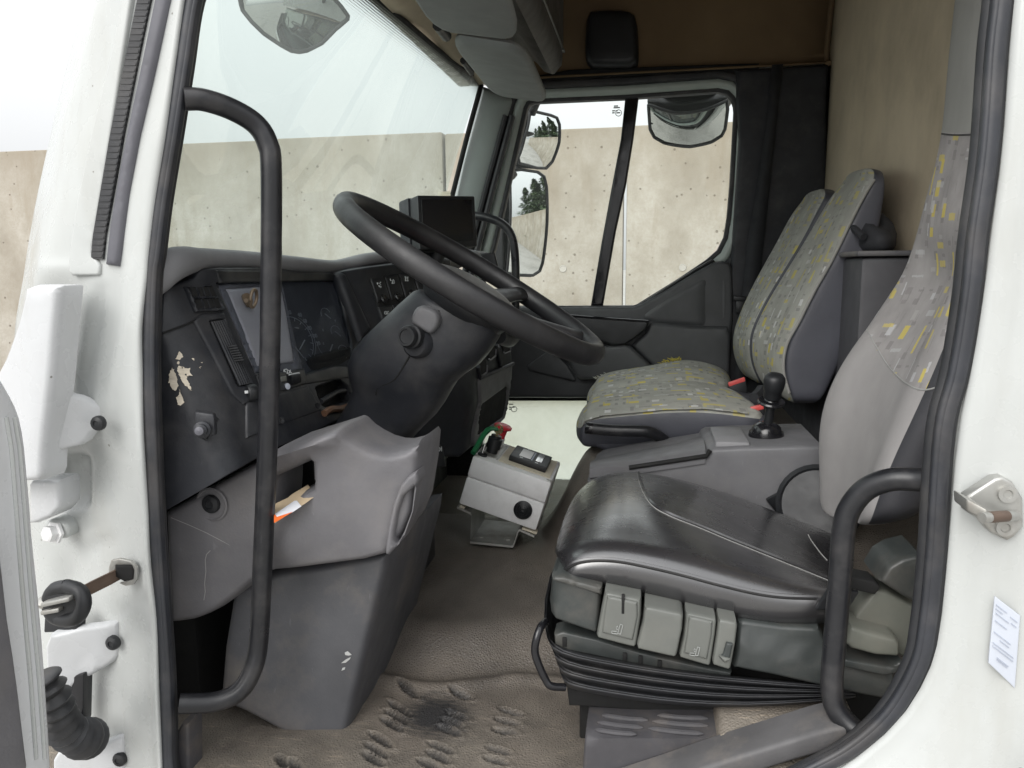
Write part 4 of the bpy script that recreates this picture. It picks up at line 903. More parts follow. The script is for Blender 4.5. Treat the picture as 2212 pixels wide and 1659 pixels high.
# heel box below the driver seat and the dark gap
hbx = relief('heel_box', [(1272, 1540), (1300, 1529), (1420, 1529), (1530, 1533), (1552, 1555), (1554, 1600), (1545, 1632), (1500, 1650), (1500, 1720), (1255, 1720), (1262, 1600)], 1.0, 'heel_grey', truck, 'v', .06, 8, .006,
             on=lambda x, y: V(x, y, .965 + max(0, (1592 - y)) * .0011 ), ch=1)
rb = []
for (x0, y0, x1, y1) in ((1300, 1545, 1400, 1556), (1420, 1545, 1530, 1552), (1290, 1560, 1390, 1572), (1410, 1558, 1530, 1568), (1285, 1576, 1375, 1586), (1400, 1573, 1520, 1585)):
    f_ = lambda x, y: V(x, y, .963 + max(0, (1592 - y)) * .0011)
    rb.append(tube_vf(catmull([f_(x0, y0), f_((x0 + x1) / 2, (y0 + y1) / 2 + 2), f_(x1, y1)], 4), [.001] + [.004] * 7 + [.001], 8))
multi('heel_rib', rb, 'heel_grey', hbx)
relief('floor_ledge', [(1556, 1546), (1600, 1540), (1700, 1546), (1850, 1562), (1850, 1660), (1550, 1690)], lambda x, y: .98 - .0006 * (y - 1550), 'floor_mat', truck, 'v', .12, 12, .012, shape=lambda x, y, d: .006 * math.exp(-((x - 1628) / 6) ** 2))

# ================================================================== dashboard
dash = thing('dashboard', 'dark grey dashboard with instrument cluster, vents and switches behind the steering wheel', 'dashboard', (-.62, 1.7, FZ))
def z2x(x): return (x - 329.2) / .3637
def z2y(y): return (y - 384) / .3637
def DY(x, y, slant=.40):
    xi = z2x(x) - slant * max(-50, z2y(y) - 650)
    return interp(xi, [(-500, .905), (-50, .915), (100, .94), (330, .99), (440, 1.03), (1085, 1.48), (1300, 1.56), (1700, 1.78), (2200, 2.2)])
EX = (-.05, .012, 0)
core = [box_vf((-.80, .98, 1.30), (.12, 0, 0), (0, 1.58, 0), (0, 0, .33), .01), box_vf((-.80, 1.5, 1.12), (.20, 0, 0), (0, 1.06, 0), (0, 0, .40), .01), box_vf((-.80, 1.25, 1.35), (.22, 0, 0), (0, .5, 0), (0, 0, .2), .01), box_vf((-.9, 1.06, 1.58), (.16, 0, 0), (0, 1.50, 0), (0, 0, .05), .01)]
multi('dash_core', core, 'void_black', dash)
D = [(60, 655), (160, 625), (250, 592), (275, 560), (300, 540), (400, 535), (640, 532), (1100, 560), (1300, 528), (1530, 500), (1780, 478), (1780, 1300), (1560, 1350), (1190, 1400), (1060, 1465), (900, 1540), (750, 1603), (610, 1680), (100, 1972), (20, 2010)]
relief('dash_panel', D, DY, 'dash_dark', dash, 'Z2', 0, 5, .004, [[(384, 624), (1098, 608), (1196, 1000), (1194, 1118), (1085, 1118), (910, 1172), (614, 1166)], [(975, 1245), (1110, 1198), (1160, 1240), (1188, 1330), (1060, 1372), (1012, 1352), (985, 1290)]], step=16, ext=EX)
relief('side_panel_seam', [(62, 918), (180, 875), (300, 822), (305, 830), (185, 884), (64, 928)], lambda x, y: DY(x, y) - .003, 'void_black', dash, 'Z2', .004, 2, .0005, step=16, ext=(-.003, .003, 0))
# padded top roll and top board
pp = [(40, 650, .895), (80, 590, .905), (180, 515, .93), (290, 487, .98), (400, 484, 1.05), (640, 493, 1.20), (900, 515, 1.36), (1080, 530, 1.50), (1160, 520, 1.56), (1300, 487, 1.62), (1500, 465, 1.76), (1700, 450, 1.95), (1850, 452, 2.15), (2000, 470, 2.5)]
P = catmull([q('Z2', a, b_, c) for a, b_, c in pp], 5); secs = []
hz = [interp(i / (len(P) - 1), [(0, .022), (.12, .026), (.25, .016), (.6, .014), (1, .016)]) for i in range(len(P))]
for p_, h_ in zip(P, hz):
    secs.append([p_ + Vector((.016 * math.cos(a) - .012, -.006 * math.cos(a), h_ * math.sin(a))) for a in [2 * math.pi * i / 14 for i in range(14)]])
loft('dash_pad', secs, 'pad_grey', dash, True, sharp=180)
rows = [[p_ + Vector((-.016, 0, h_ * .8)) for p_, h_ in zip(P, hz)], [Vector((min(p_.x - .02, -.70), p_.y, 1.675)) for p_ in P], [Vector((-.80, p_.y, 1.66)) for p_ in P]]
grid('dash_top', rows, 'dash_dark', dash, .01, (0, 0, -1), sharp=180)
# square demister grille
hol = []
for r_ in range(2):
    for c_ in range(4):
        x0 = 232 + c_ * 33 + r_ * 28 - (0 if c_ == 0 else 0); y0 = 652 + r_ * 70 - c_ * 1.5; wd = 26 if c_ else 36
        x0 += 14 if c_ else 0
        hol.append([(x0, y0), (x0 + wd, y0 - 2), (x0 + wd + 20, y0 + 52), (x0 + 20, y0 + 56)])
vg = relief('demister_grille', [(200, 652), (360, 634), (442, 780), (425, 792), (262, 800)], lambda x, y: DY(x, y) - .006, 'dash_dark', dash, 'Z2', .0, 6, .004, hol, step=12, ext=(-.008, .003, 0))
relief('grille_backing', [(215, 655), (355, 645), (425, 780), (265, 792)], lambda x, y: DY(x, y) - .0012, 'void_black', vg, 'Z2', .0, 2, 0, step=14, ext=(-.003, .001, 0))
# tall side air vent with lengthwise louvres
relief('vent_surround', [(245, 850), (300, 808), (432, 800), (470, 900), (625, 1295), (600, 1330), (545, 1350), (480, 1290), (360, 1060)], lambda x, y: DY(x, y) - .004, 'dash_dark', dash, 'Z2', 0, 6, .004, [[(345, 852), (425, 842), (592, 1222), (515, 1240)]], step=14, ext=(-.006, .002, 0))
av = relief('air_vent', [(340, 848), (428, 838), (596, 1226), (513, 1244)], lambda x, y: DY(x, y) - .001, 'void_black', dash, 'Z2', 0, 2, 0, step=14, ext=(-.003, .001, 0))
lv = []
for i in range(6):
    t = .06 + i * .176; a0 = (lerp(350, 424, t), lerp(856, 846, t)); a1 = (lerp(520, 592, t), lerp(1232, 1220, t))
    pts = [q('Z2', lerp(a0[0], a1[0], s), lerp(a0[1], a1[1], s), DY(*zp('Z2', lerp(a0[0], a1[0], s), lerp(a0[1], a1[1], s))) - .004) for s in np.linspace(0, 1, 8)]
    lv.append(tube_vf(pts, .0026, 8))
multi('louvre', lv, 'dash_dark', av)
tb = [box_vf(q('Z2', 445 + i * 7, 998 + i * 14, DY(*zp('Z2', 445 + i * 7, 998 + i * 14)) - .010), (.012, .004, .001), (0, .005, 0), (0, 0, -.0022), .0004, 1) for i in range(7)]
multi('louvre_tab', tb, 'black_plastic', av)
lathe('thumb_wheel', [(.001, -.007), (.011, -.007), (.0125, -.005), (.0125, .005), (.011, .007), (.001, .007)], q('Z2', 585, 1278, DY(*zp('Z2', 585, 1278)) - .002), (.55, .8, 0), 'black_plastic', dash, 18)
multi('wheel_arrow', [box_vf(q('Z2', x, 1282, DY(*zp('Z2', x, 1282)) - .005), (.004, .003, 0), (0, .001, 0), (0, 0, .004), 0) for x in (548, 620)], 'icon_white', dash)
# instrument cluster: bezel, glass, tachograph and dials
cl = relief('instrument_cluster', [(372, 545), (640, 548), (1100, 566), (1150, 700), (1248, 985), (1248, 1180), (1185, 1190), (920, 1230), (690, 1262), (640, 1200), (590, 1120)], lambda x, y: DY(x, y) - .003, 'black_plastic', dash, 'Z2', 0, 5, .004, [[(388, 628), (1096, 612), (1192, 1000), (1190, 1118), (1085, 1114), (910, 1166), (618, 1160)]], step=16, ext=(-.025, .008, 0))
relief('cluster_face', [(380, 615), (1105, 600), (1200, 1000), (1196, 1130), (910, 1180), (610, 1175)], lambda x, y: DY(x, y) + .016, 'dial_face', cl, 'Z2', 0, 3, 0, step=24, ext=(-.004, .002, 0))
cp = lambda x, y, o=.012: q('Z2', x, y, DY(*zp('Z2', x, y)) + o)
relief('tachograph_door', [(445, 660), (768, 640), (800, 800), (850, 1098), (632, 1120)], lambda x, y: DY(x, y) + .008, 'tacho_face', cl, 'Z2', 0, 6, .004, step=18, ext=(-.01, .004, 0))
relief('tachograph_frame', [(390, 632), (640, 622), (775, 616), (815, 800), (905, 1160), (760, 1160), (618, 1160)], lambda x, y: DY(x, y) + .010, 'grey_plastic', cl, 'Z2', 0, 5, .003, [[(447, 662), (766, 642), (798, 800), (846, 1094), (634, 1116)]], step=18, ext=(-.012, .004, 0))
relief('cluster_glass', [(388, 628), (1096, 612), (1192, 1000), (1190, 1118), (1085, 1114), (910, 1166), (618, 1160)], lambda x, y: DY(x, y) + .002, 'dial_glass', cl, 'Z2', 0, 3, 0, step=20, ext=(-.0015, .0005, 0))
mk = []
def tick(x0, y0, x1, y1, r_=.0008): mk.append(tube_vf([cp(x0, y0), cp(x1, y1)], r_, 6))
def arc(cx, cy, rx, ry, a0, a1, sk_=.28, r_=.0006, n_=18):
    pts = []
    for a in np.linspace(rad(a0), rad(a1), n_):
        xx, yy = cx + rx * math.cos(a), cy + ry * math.sin(a); pts.append(cp(xx + sk_ * (yy - cy), yy))
    mk.append(tube_vf(pts, r_, 6))
arc(845, 960, 105, 135, -110, 40); arc(845, 960, 118, 150, -60, 45, r_=.0004)
for a in range(-110, 150, 20):
    a_ = rad(a); x, y = math.cos(a_), math.sin(a_); tick(845 + 105 * x + .28 * 135 * y, 960 + 135 * y, 845 + 90 * x + .28 * 116 * y, 960 + 116 * y, .0007)
tick(875, 1020, 905, 965, .0011); tick(850, 1005, 900, 1070, .0009); tick(845, 890, 868, 893, .0011); tick(935, 1080, 960, 1078, .0011)
for i, s_ in enumerate(('20', '40', '60', '80', '100', '120')):
    x, y = [(812, 800), (875, 815), (906, 852), (934, 893), (962, 940), (980, 985)][i]; mk.append(text_vf(s_, cp(x, y), (.25, 1, 0), (-.3, -.05, 1), .011))
for cx, cy in ((1030, 810), (1090, 915), (1135, 1030)):
    arc(cx, cy, 28, 36, 160, 340); tick(cx - 5, cy - 2, cx + 28, cy + 25, .0011)
for x, y in ((1012, 905), (1085, 850), (1148, 1065), (1100, 1078), (1015, 985)): tick(x, y - 6, x + 3, y + 6, .0010)
tick(1055, 1030, 1070, 990, .0012)
arc(1010, 990, 30, 60, 80, 200, r_=.0004)
multi('dial_marking', mk, 'dial_mark', cl)
kx, ky = cp(600, 716, -.03), cp(556, 730, -.02)
ringpts = [kx + (Vector((-.15, 1, 0)) * math.cos(a) + Vector((.2, 0, 1)) * math.sin(a)) * .0135 for a in [2 * math.pi * i / 20 for i in range(21)]]
multi('tachograph_key', [tube_vf(ringpts, .0026, 10), tube_vf([kx + Vector((.0, -.012, -.004)), ky], .0032, 10), lathe_vf([(.011, 0), (.011, .003), (.006, .004), (0, .004)], cp(556, 728, .004), (1, -.3, .1), 18)], 'key_metal', cl)
# display strip below the cluster
ds_ = relief('trip_display', [(620, 1180), (700, 1165), (905, 1135), (925, 1222), (760, 1272), (660, 1290)], lambda x, y: DY(x, y) - .005, 'black_plastic', dash, 'Z2', 0, 3, .002, step=16, ext=(-.01, .003, 0))
obox('display_button', cp(815, 1172, -.012), cp(870, 1160, -.012) - cp(815, 1172, -.012), (.006, -.004, 0), (0, 0, -.016), 'black_plastic', ds_, .003)
multi('button_rim', [tube_vf([cp(812, 1170, -.016), cp(872, 1158, -.016), cp(878, 1185, -.016)], .0011, 6)], 'icon_white', ds_)
multi('display_text', [text_vf('42x', cp(800, 1150, -.008), (.3, 1, 0), (-.3, 0, 1), .012)], 'icon_white', ds_)
relief('display_window', [(762, 1182), (796, 1175), (802, 1205), (766, 1212)], lambda x, y: DY(x, y) - .007, 'button_grey', ds_, 'Z2', 0, 2, .0005, step=16, ext=(-.003, .001, 0))
lathe('display_lamp', [(.005, 0), (.005, .003), (0, .004)], cp(797, 1240, -.006), (1, -.4, .2), 'sticker_blue', ds_, 12)
# lower lid and its screws
ll = relief('fuse_lid', [(560, 1330), (760, 1282), (930, 1235), (1012, 1382), (760, 1470), (560, 1550)], lambda x, y: DY(x, y) - .003, 'dash_dark', dash, 'Z2', 0, 4, .003, step=16, ext=(-.006, .002, 0))
for x, y in ((978, 1355), (762, 1442)): lathe('screw', [(.005, 0), (.005, .002), (.002, .002), (.0, .001)], cp(x, y, -.005), (1, -.5, .3), 'black_plastic', ll, 12)
relief('coin_tray', [(970, 1240), (1120, 1190), (1200, 1330), (1060, 1380), (1000, 1360)], lambda x, y: DY(x, y) + .05, 'void_black', dash, 'Z2', 0, 3, 0, step=24, ext=(-.01, .004, 0))
multi('tray_rib', [tube_vf([cp(1000, 1330, .01), cp(1100, 1270, .02), cp(1180, 1262, .02)], .005, 8)], 'dash_dark', dash)
multi('leather_strap', [tube_vf(catmull([cp(1020, 1400, -.012), cp(1060, 1375, -.02), cp(1120, 1372, -.01), cp(1190, 1345, .0)], 4), .006, 8)], 'copper_brown', dash)
# left side: light control stalk and chipped patches
lk = relief('control_socket', [(335, 1388), (400, 1432), (325, 1562), (258, 1520)], lambda x, y: DY(x, y) - .003, 'black_plastic', dash, 'Z2', 0, 4, .002, step=14, ext=(-.006, .003, 0))
a = cp(335, 1450, -.006); b_ = cp(300, 1495, -.022)
multi('control_lever', [box_vf(a + Vector((-.012, -.006, -.012)), (.026, .004, -.004), (.004, -.014, 0), (0, 0, .03), .004), lathe_vf([(.011, 0), (.011, .006), (.008, .008), (.008, .014), (.005, .016), (0, .016)], b_, (.35, -1, .1), 18)], 'dash_dark', lk)
lathe('lever_tip', [(.0055, 0), (.0055, .006), (0, .008)], b_ + Vector((.006, -.016, .002)), (.35, -1, .1), 'grey_rubber', lk, 14)
ch_ = [[(155, 1035), (180, 1045), (182, 1070), (160, 1082), (138, 1075)], [(150, 1085), (162, 1095), (158, 1112), (146, 1110)], [(112, 1130), (130, 1140), (140, 1180), (158, 1240), (140, 1270), (118, 1255), (98, 1215), (97, 1180)], [(150, 1115), (175, 1120), (195, 1160), (205, 1195), (236, 1270), (200, 1240), (170, 1200), (150, 1150)], [(180, 1125), (225, 1130), (222, 1150), (238, 1178), (210, 1180), (190, 1160)],
       [(163, 1255), (175, 1290), (186, 1335), (168, 1352), (150, 1345), (142, 1310), (158, 1285)], [(235, 1072), (252, 1070), (250, 1084), (240, 1085)], [(275, 1125), (290, 1122), (285, 1135)], [(290, 1092), (300, 1090), (298, 1096)]]
vs, fs = [], []
for c in ch_:
    cc = [(x + random.uniform(-5, 5), y + random.uniform(-5, 5)) for x, y in resample(c, 9)]
    tr_ = tessellate_polygon([[Vector((x, y, 0)) for x, y in cc]]); s = len(vs)
    vs += [cp(x, y, -.0012 + random.uniform(-.0006, .0006)) for x, y in cc]; fs += [tuple(i + s for i in t) for t in tr_]
build('chipped_patch', vs, fs, 'foam', dash, sharp=180)
# switch bank right of the cluster
relief('cluster_cheek', [(1098, 575), (1130, 558), (1160, 570), (1310, 890), (1260, 960), (1240, 985), (1150, 720)], lambda x, y: DY(x, y) - .016, 'dash_dark', dash, 'Z2', 0, 10, .012, step=14, ext=(-.03, .01, 0))
sp_ = relief('switch_bank', [(1290, 598), (1640, 540), (1720, 760), (1720, 900), (1370, 860), (1340, 760)], lambda x, y: DY(x, y) - .002, 'void_black', dash, 'Z2', 0, 3, .001, step=16, ext=(-.01, .003, 0))
for i in range(4):
    x0 = 1303 + i * 83; y0 = 600 - i * 14; w_ = 76
    sw = relief('rocker_switch', [(x0, y0), (x0 + w_, y0 - 14), (x0 + w_ + 38, y0 + 118), (x0 + 42, y0 + 138)], lambda x, y: DY(x, y) - .007, 'black_plastic', sp_, 'Z2', 0, 5, .003, step=12, ext=(-.008, .002, 0), shape=lambda x, y, d: 0)
    lathe('finger_dimple', [(.011, 0), (.0095, .0012), (.006, .0004), (0, -.001)], cp(x0 + 74, y0 + 118, -.0068), (1, -.4, .35), 'gloss_black', sw, 16)
    if i < 3:
        ic = []; cx, cy = x0 + 42, y0 + 28
        def st_(x0_, y0_, x1_, y1_): ic.append(tube_vf([cp(cx + x0_, cy + y0_, -.0082), cp(cx + x1_, cy + y1_, -.0082)], .0007, 5))
        if i == 0: st_(-10, -4, 4, 0); st_(4, 0, 12, -8); st_(4, 0, 12, 8); st_(-10, -4, -8, 6); st_(-2, 14, 8, 14); st_(2, 10, 2, 22); st_(12, 16, 12, 26)
        if i == 1: st_(-6, 14, 10, 12); st_(-3, 12, -3, -4); st_(7, 12, 7, -4); st_(-3, -4, 2, -9); st_(2, -9, 7, -4); st_(-16, -8, -8, -4); st_(-14, -14, -14, -2)
        if i == 2: st_(-10, -8, 8, -10); st_(-10, 10, 8, 8); st_(-8, -12, -8, 14); st_(6, -12, 6, 12); st_(-8, 0, 6, 0); st_(-12, -12, -4, -12); st_(0, 14, 10, 12)
        multi('switch_icon', ic, 'icon_white', sw)
for i in range(3):
    x0 = 1347 + i * 83; y0 = 770 - i * 14
    sw = relief('rocker_switch', [(x0, y0), (x0 + 76, y0 - 14), (x0 + 110, y0 + 100), (x0 + 40, y0 + 118)], lambda x, y: DY(x, y) - .007, 'black_plastic', sp_, 'Z2', 0, 5, .003, step=12, ext=(-.008, .002, 0))
    if i == 0:
        multi('switch_icon', [tube_vf([cp(x0 + 38 + 9 * k + 6 * math.cos(a), y0 + 32 + 9 * math.sin(a), -.0082) for a in np.linspace(0, 5, 10)], .0006, 5) for k in range(3)], 'icon_white', sw)
# grey lower cladding with the pocket
def UY(x, y):      # the cladding curves away from the door and out again round the column foot
    t = (x - 365) / 540
    return .955 + .06 * max(0, t) + .05 * max(0, t - .6) - .012 * math.exp(-((y - 925) / 45) ** 2)
U = [(100, 462), (610, 177), (745, 97), (1090, -12), (1112, -4), (1160, 45), (1215, 80), (1290, 117), (1360, 136), (1420, 138), (1490, 120), (1545, 88), (1575, 60), (1590, 85), (1578, 240), (1540, 480), (1490, 600), (1392, 738), (1250, 775), (1050, 800), (900, 815), (720, 832), (640, 870), (590, 908), (500, 985), (380, 1070), (300, 1112), (240, 1133), (145, 1147), (90, 1150), (60, 480)]
lc = relief('lower_cladding', U, lambda x, y: UY(x, y), 'grey_plastic', dash, 'Z8', .09, 16, .022, [[(690, 288), (735, 268), (928, 182), (936, 190), (942, 335), (735, 452), (690, 470)]], step=18,
            shape=lambda x, y, d: -.022 * math.exp(-((x - 620) / 62) ** 2 - ((y - 1160) / 55) ** 2) - .011 * math.exp(-((y - 975 + (x - 640) * .38) / 16) ** 2) * (x > 585) / (1 + math.exp((x - 725) / 6)))
relief('pocket_back', [(680, 260), (950, 160), (960, 360), (700, 500)], 1.13, 'void_black', lc, 'Z8', .01, 4, 0)
screw(lc, 'Z8', 347, 430, UY(*zp('Z8', 347, 430)) - .003, .0135)
lathe('screw_dish', [(.0245, 0), (.022, -.001), (.017, .0035), (.013, .004), (0, .004)], q('Z8', 350, 432, UY(*zp('Z8', 350, 432)) - .0005), (0, 1, 0), 'grey_plastic', lc, 24)
for pts in ([(110, 510), (220, 555), (320, 600), (450, 668), (590, 740)], [(345, 705), (322, 728), (314, 760), (318, 830), (310, 900), (314, 950), (306, 1000)], [(950, 425), (1010, 440), (1080, 472)]):
    multi('scratch', [tube_vf([q('Z8', x, y, UY(*zp('Z8', x, y)) + .0002) for x, y in resample(pts, 20, False)], .0007, 5)], 'fabric_plain', lc)
# recess with a long slot on the column side of the cladding
sl_ = relief('side_slot', [(1570, 235), (1580, 290), (1560, 340), (1540, 480), (1480, 650), (1400, 738), (1380, 730), (1378, 700), (1400, 560), (1430, 420), (1470, 320), (1520, 265)], lambda x, y: UY(x, y) - .010, 'grey_plastic', lc, 'Z8', .03, 8, .006, [[(1552, 330), (1535, 480), (1490, 600), (1450, 672), (1435, 670), (1432, 620), (1455, 480), (1490, 385)]], ch=0, step=12)
relief('slot_floor', [(1560, 320), (1540, 490), (1490, 620), (1440, 685), (1425, 680), (1425, 610), (1450, 470), (1485, 375)], lambda x, y: UY(x, y) + .014, 'kick_grey', sl_, 'Z8', .01, 4, .002, step=14)
kd = relief('kick_panel', [(500, 1276), (592, 1236), (700, 1222), (836, 1196), (832, 1230), (815, 1300), (794, 1385), (770, 1490), (748, 1586), (735, 1605), (712, 1628), (700, 1628), (675, 1620), (600, 1583), (530, 1545), (470, 1520), (480, 1400)], lambda x, y: 1.0 + .00012 * (x - 500) + .00005 * (1640 - y), 'kick_grey', dash, 'v', .30, 16, .02, step=20)
nick = []
for pl in ([(1142, 1312), (1160, 1303), (1184, 1325), (1165, 1330), (1145, 1326)], [(1120, 1375), (1150, 1352), (1178, 1338), (1172, 1352), (1148, 1372)], [(1122, 1420), (1130, 1402), (1146, 1398), (1142, 1412)]):
    o_, f_ = len(nick), None; nick.append(pl)
vs, fs = [], []
for c in nick:
    s = len(vs); vs += [V(*zp('Z8', x, y), 1.0 + .00012 * (zp('Z8', x, y)[0] - 500) + .00005 * (1640 - zp('Z8', x, y)[1]) - .0012) for x, y in c]; fs.append(tuple(range(s, s + len(c))))
build('nick', vs, fs, 'nick_white', kd, sharp=180)
relief('foot_cavity', [(330, 1320), (560, 1200), (620, 1230), (620, 1560), (330, 1590)], 1.16, 'black_plastic', dash, 'v', .02, 4, .002)
# dark centre stack facing the driver
SY = lambda x, y: interp((x - 713.2) / .3637 + .10 * ((y - 384) / .3637 - 1100), [(500, 1.50), (850, 1.66), (1100, 2.02)])
ES = (-.06, .02, 0)
cs = relief('centre_stack', [(600, 1180), (760, 1160), (880, 1110), (1000, 1000), (1070, 985), (1085, 1040), (1092, 1110), (1085, 1200), (1062, 1370), (1040, 1440), (1000, 1480), (880, 1590), (850, 1600), (780, 1660), (560, 1660), (520, 1500)], lambda x, y: SY(x, y) + .01, 'dash_dark', dash, 'B1', 0, 8, .008, step=14, ext=ES)
tr_ = relief('stack_trim', [(885, 1195), (1080, 1108), (1090, 1120), (1085, 1200), (1064, 1370), (1045, 1430), (1000, 1470), (868, 1592), (842, 1585), (850, 1500), (866, 1420), (890, 1330)], lambda x, y: SY(x, y) - .008, 'console_grey', cs, 'B1', 0, 6, .006, [[(912, 1345), (1052, 1242), (1048, 1330), (1030, 1420), (890, 1522), (893, 1440)]], step=12, ext=(-.03, .01, 0))
relief('storage_hole', [(900, 1340), (1060, 1230), (1055, 1330), (1035, 1430), (880, 1540), (885, 1440)], lambda x, y: SY(x, y) + .006, 'void_black', cs, 'B1', 0, 2, 0, step=20, ext=(-.003, .001, 0))
for i, (x0, y0, x1, y1) in enumerate(((893, 1180, 930, 1160), (945, 1085, 982, 1062), (1032, 1045, 1070, 1035))):
    s_ = relief('stack_slot', [(x0 - 8, y0 - 90 + i * 20), (x1 - 3, y1 - 95 + i * 20), (x1 + 2, y1 - 8), (x0 + 2, y0)], lambda x, y: SY(x, y) + .0, 'void_black', cs, 'B1', 0, 3, .001, step=14, ext=(-.008, .003, 0))
    multi('slot_lip', [tube_vf([V(*zp('B1', a, b_), SY(*zp('B1', a, b_)) - .003) for a, b_ in ((x0, y0 - 10), (x0 + 3, y0), (x1, y1 - 5), (x1 + 3, y1 - 45))], .0022, 6)], 'console_grey', s_)
multi('stack_divider', [tube_vf([V(*zp('B1', a, b_), SY(*zp('B1', a, b_)) - .004) for a, b_ in pts], .005, 8) for pts in (((880, 1120), (890, 1190), (1085, 1105)), ((985, 990), (1000, 1060), (1015, 1120)))], 'dash_dark', cs)
pk = relief('park_brake_cover', [(510, 1580), (640, 1555), (680, 1600), (690, 1659), (700, 1720), (560, 1740), (530, 1660)], lambda x, y: SY(x, y) - .02, 'black_plastic', cs, 'B1', 0, 7, .008, step=14, ext=ES)
ic = []
cb = lambda x, y: V(*zp('B1', x, y), SY(*zp('B1', x, y)) - .0235)
for a in ((628, 1602, 632, 1628), (632, 1615, 640, 1614), (652, 1612, 660, 1611), (660, 1598, 662, 1624)): ic.append(tube_vf([cb(a[0], a[1]), cb(a[2], a[3])], .0012, 6))
ic.append(tube_vf([cb(646 + 7 * math.cos(t), 1613 + 10 * math.sin(t)) for t in np.linspace(0, 6.28, 14)], .0012, 6))
multi('brake_icon', ic, 'icon_white', pk)
abox('foot_bulkhead', (-.86, 1.05, .95), (-.70, 2.62, 1.45), 'void_black', dash, .01)
abox('pedal', (-.50, 1.42, FZ + .10), (-.43, 1.50, FZ + .22), 'black_plastic', dash, .008)
# card packet in the pocket
t = thing('card_packet', 'torn cardboard packet with white paper and an orange edge in the dashboard pocket', 'packet', q('Z8', 830, 450, 1.0))
relief('card', [(726, 430), (800, 395), (830, 370), (915, 320), (965, 385), (905, 428), (835, 470), (726, 545)], .975, 'card_board', t, 'Z8', .004, 3, .001, on=lambda x, y: V(x, y, .940 + .0012 * (1115 - y)))
relief('paper', [(724, 490), (840, 412), (855, 412), (882, 445), (830, 480), (735, 512)], .97, 'paper_white', t, 'Z8', .002, 2, 0, on=lambda x, y: V(x, y, .935 + .0012 * (1115 - y)))
relief('printed_edge', [(722, 490), (735, 508), (830, 478), (760, 520), (722, 542)], .97, 'orange_print', t, 'Z8', .002, 2, 0, on=lambda x, y: V(x, y, .9335 + .0012 * (1115 - y)))

# ================================================================== steering column and wheel
WYC = 1.27
col = thing('steering_column', 'black moulded steering column cowl with a round knob below the wheel', 'steering column', q('B1', 300, 1600, WYC))
def csec(p0, p1, hw, ex=2.6, n_=28):
    a, b_ = q('B1', *p0, WYC), q('B1', *p1, WYC); c = (a + b_) / 2; u = (b_ - a) / 2; o = []
    for k in range(n_):
        th = 2 * math.pi * k / n_; cx, sx = math.cos(th), math.sin(th)
        o.append(c + u * (abs(cx) ** (2 / ex) * (1 if cx >= 0 else -1)) + Vector((0, hw, 0)) * (abs(sx) ** (2 / ex) * (1 if sx >= 0 else -1)))
    return o
cw = [csec((575, 668), (985, 868), .060), csec((535, 662), (1016, 872), .070), csec((512, 672), (1022, 895), .074), csec((440, 735), (1000, 950), .078), csec((330, 838), (950, 1030), .080), csec((225, 938), (885, 1108), .080), csec((160, 1015), (800, 1165), .078), csec((128, 1095), (745, 1215), .074), csec((135, 1180), (700, 1290), .066), csec((150, 1250), (672, 1340), .060), csec((120, 1330), (620, 1412), .056), csec((60, 1430), (545, 1485), .055), csec((-10, 1580), (440, 1600), .055)]
loft('column_cowl', cw, 'dash_dark', col, True, sharp=180)
yc = WYC - .082
multi('cowl_seam', [tube_vf(catmull([q('B1', *p_, yc + d_) for p_, d_ in (((655, 780), .012), ((625, 820), .003), ((560, 930), -.0), ((478, 1050), .0015), ((385, 1195), .009), ((290, 1245), .017), ((270, 1290), .020))], 5), .0016, 6)], 'void_black', col)
pd_ = relief('column_pad', [(475, 830), (500, 775), (545, 757), (625, 790), (648, 830), (640, 880), (600, 928), (570, 925), (480, 870)], yc - .010, 'console_grey', col, 'B1', .03, 9, .008, ch=1, step=12)
lathe('column_knob', [(.018, -.014), (.019, .0), (.0195, .008), (.0165, .010), (.0165, .018), (.015, .021), (.0115, .021), (.011, .019), (0, .0185)], q('B1', 490, 945, yc - .012), (-.25, -1, .12), 'black_plastic', col, 26)
lathe('knob_base', [(.026, -.02), (.024, .002), (.019, .008), (0, .008)], q('B1', 512, 985, yc - .002), (-.2, -1, 0), 'dash_dark', col, 24)
tube('column_stalk', [q('B1', 1000, 940, WYC + .05), q('B1', 1060, 950, WYC + .12), q('B1', 1105, 930, WYC + .2)], [.014, .018, .012], 'black_plastic', col, 3)
obox('indicator_stalk', q('B1', 560, 600, WYC + .10), Vector((.02, .02, -.012)), Vector((.004, .06, .004)), Vector((0, 0, .018)), 'red_plastic', col, .004)
a, b_ = q('B1', 585, 560, WYC), q('B1', 1010, 850, WYC)
c = (a + b_) / 2; ex_ = (b_ - a).normalized(); up = ex_.cross(Vector((0, 1, 0))); up = up if up.z > 0 else -up
p0, p1 = q('B1', 160, 70, WYC), q('B1', 1600, 1080, WYC)
p0, p1 = V(766, 440, WYC), V(1286, 764, WYC)
wc = (p0 + p1) / 2; e2 = (p1 - p0).normalized(); RW = (p1 - p0).length / 2; e1 = Vector((0, 1, 0)); nt_ = e2.cross(e1).normalized(); nt_ = nt_ if nt_.z > 0 else -nt_; e1 = (e1 - nt_ * .020).normalized(); nw = e2.cross(e1); nw = nw if nw.z > 0 else -nw
wheel = thing('steering_wheel', 'large black steering wheel with worn rim', 'steering wheel', wc)
rt = .0158; vs, fs = [], []; NA, NB = 72, 16
for i in range(NA):
    a = 2 * math.pi * i / NA; dr = e1 * math.cos(a) + e2 * math.sin(a)
    for j in range(NB):
        b_ = 2 * math.pi * j / NB; vs.append(wc + dr * (RW + rt * .98 * math.cos(b_)) + nw * (rt * 1.18 * math.sin(b_)))
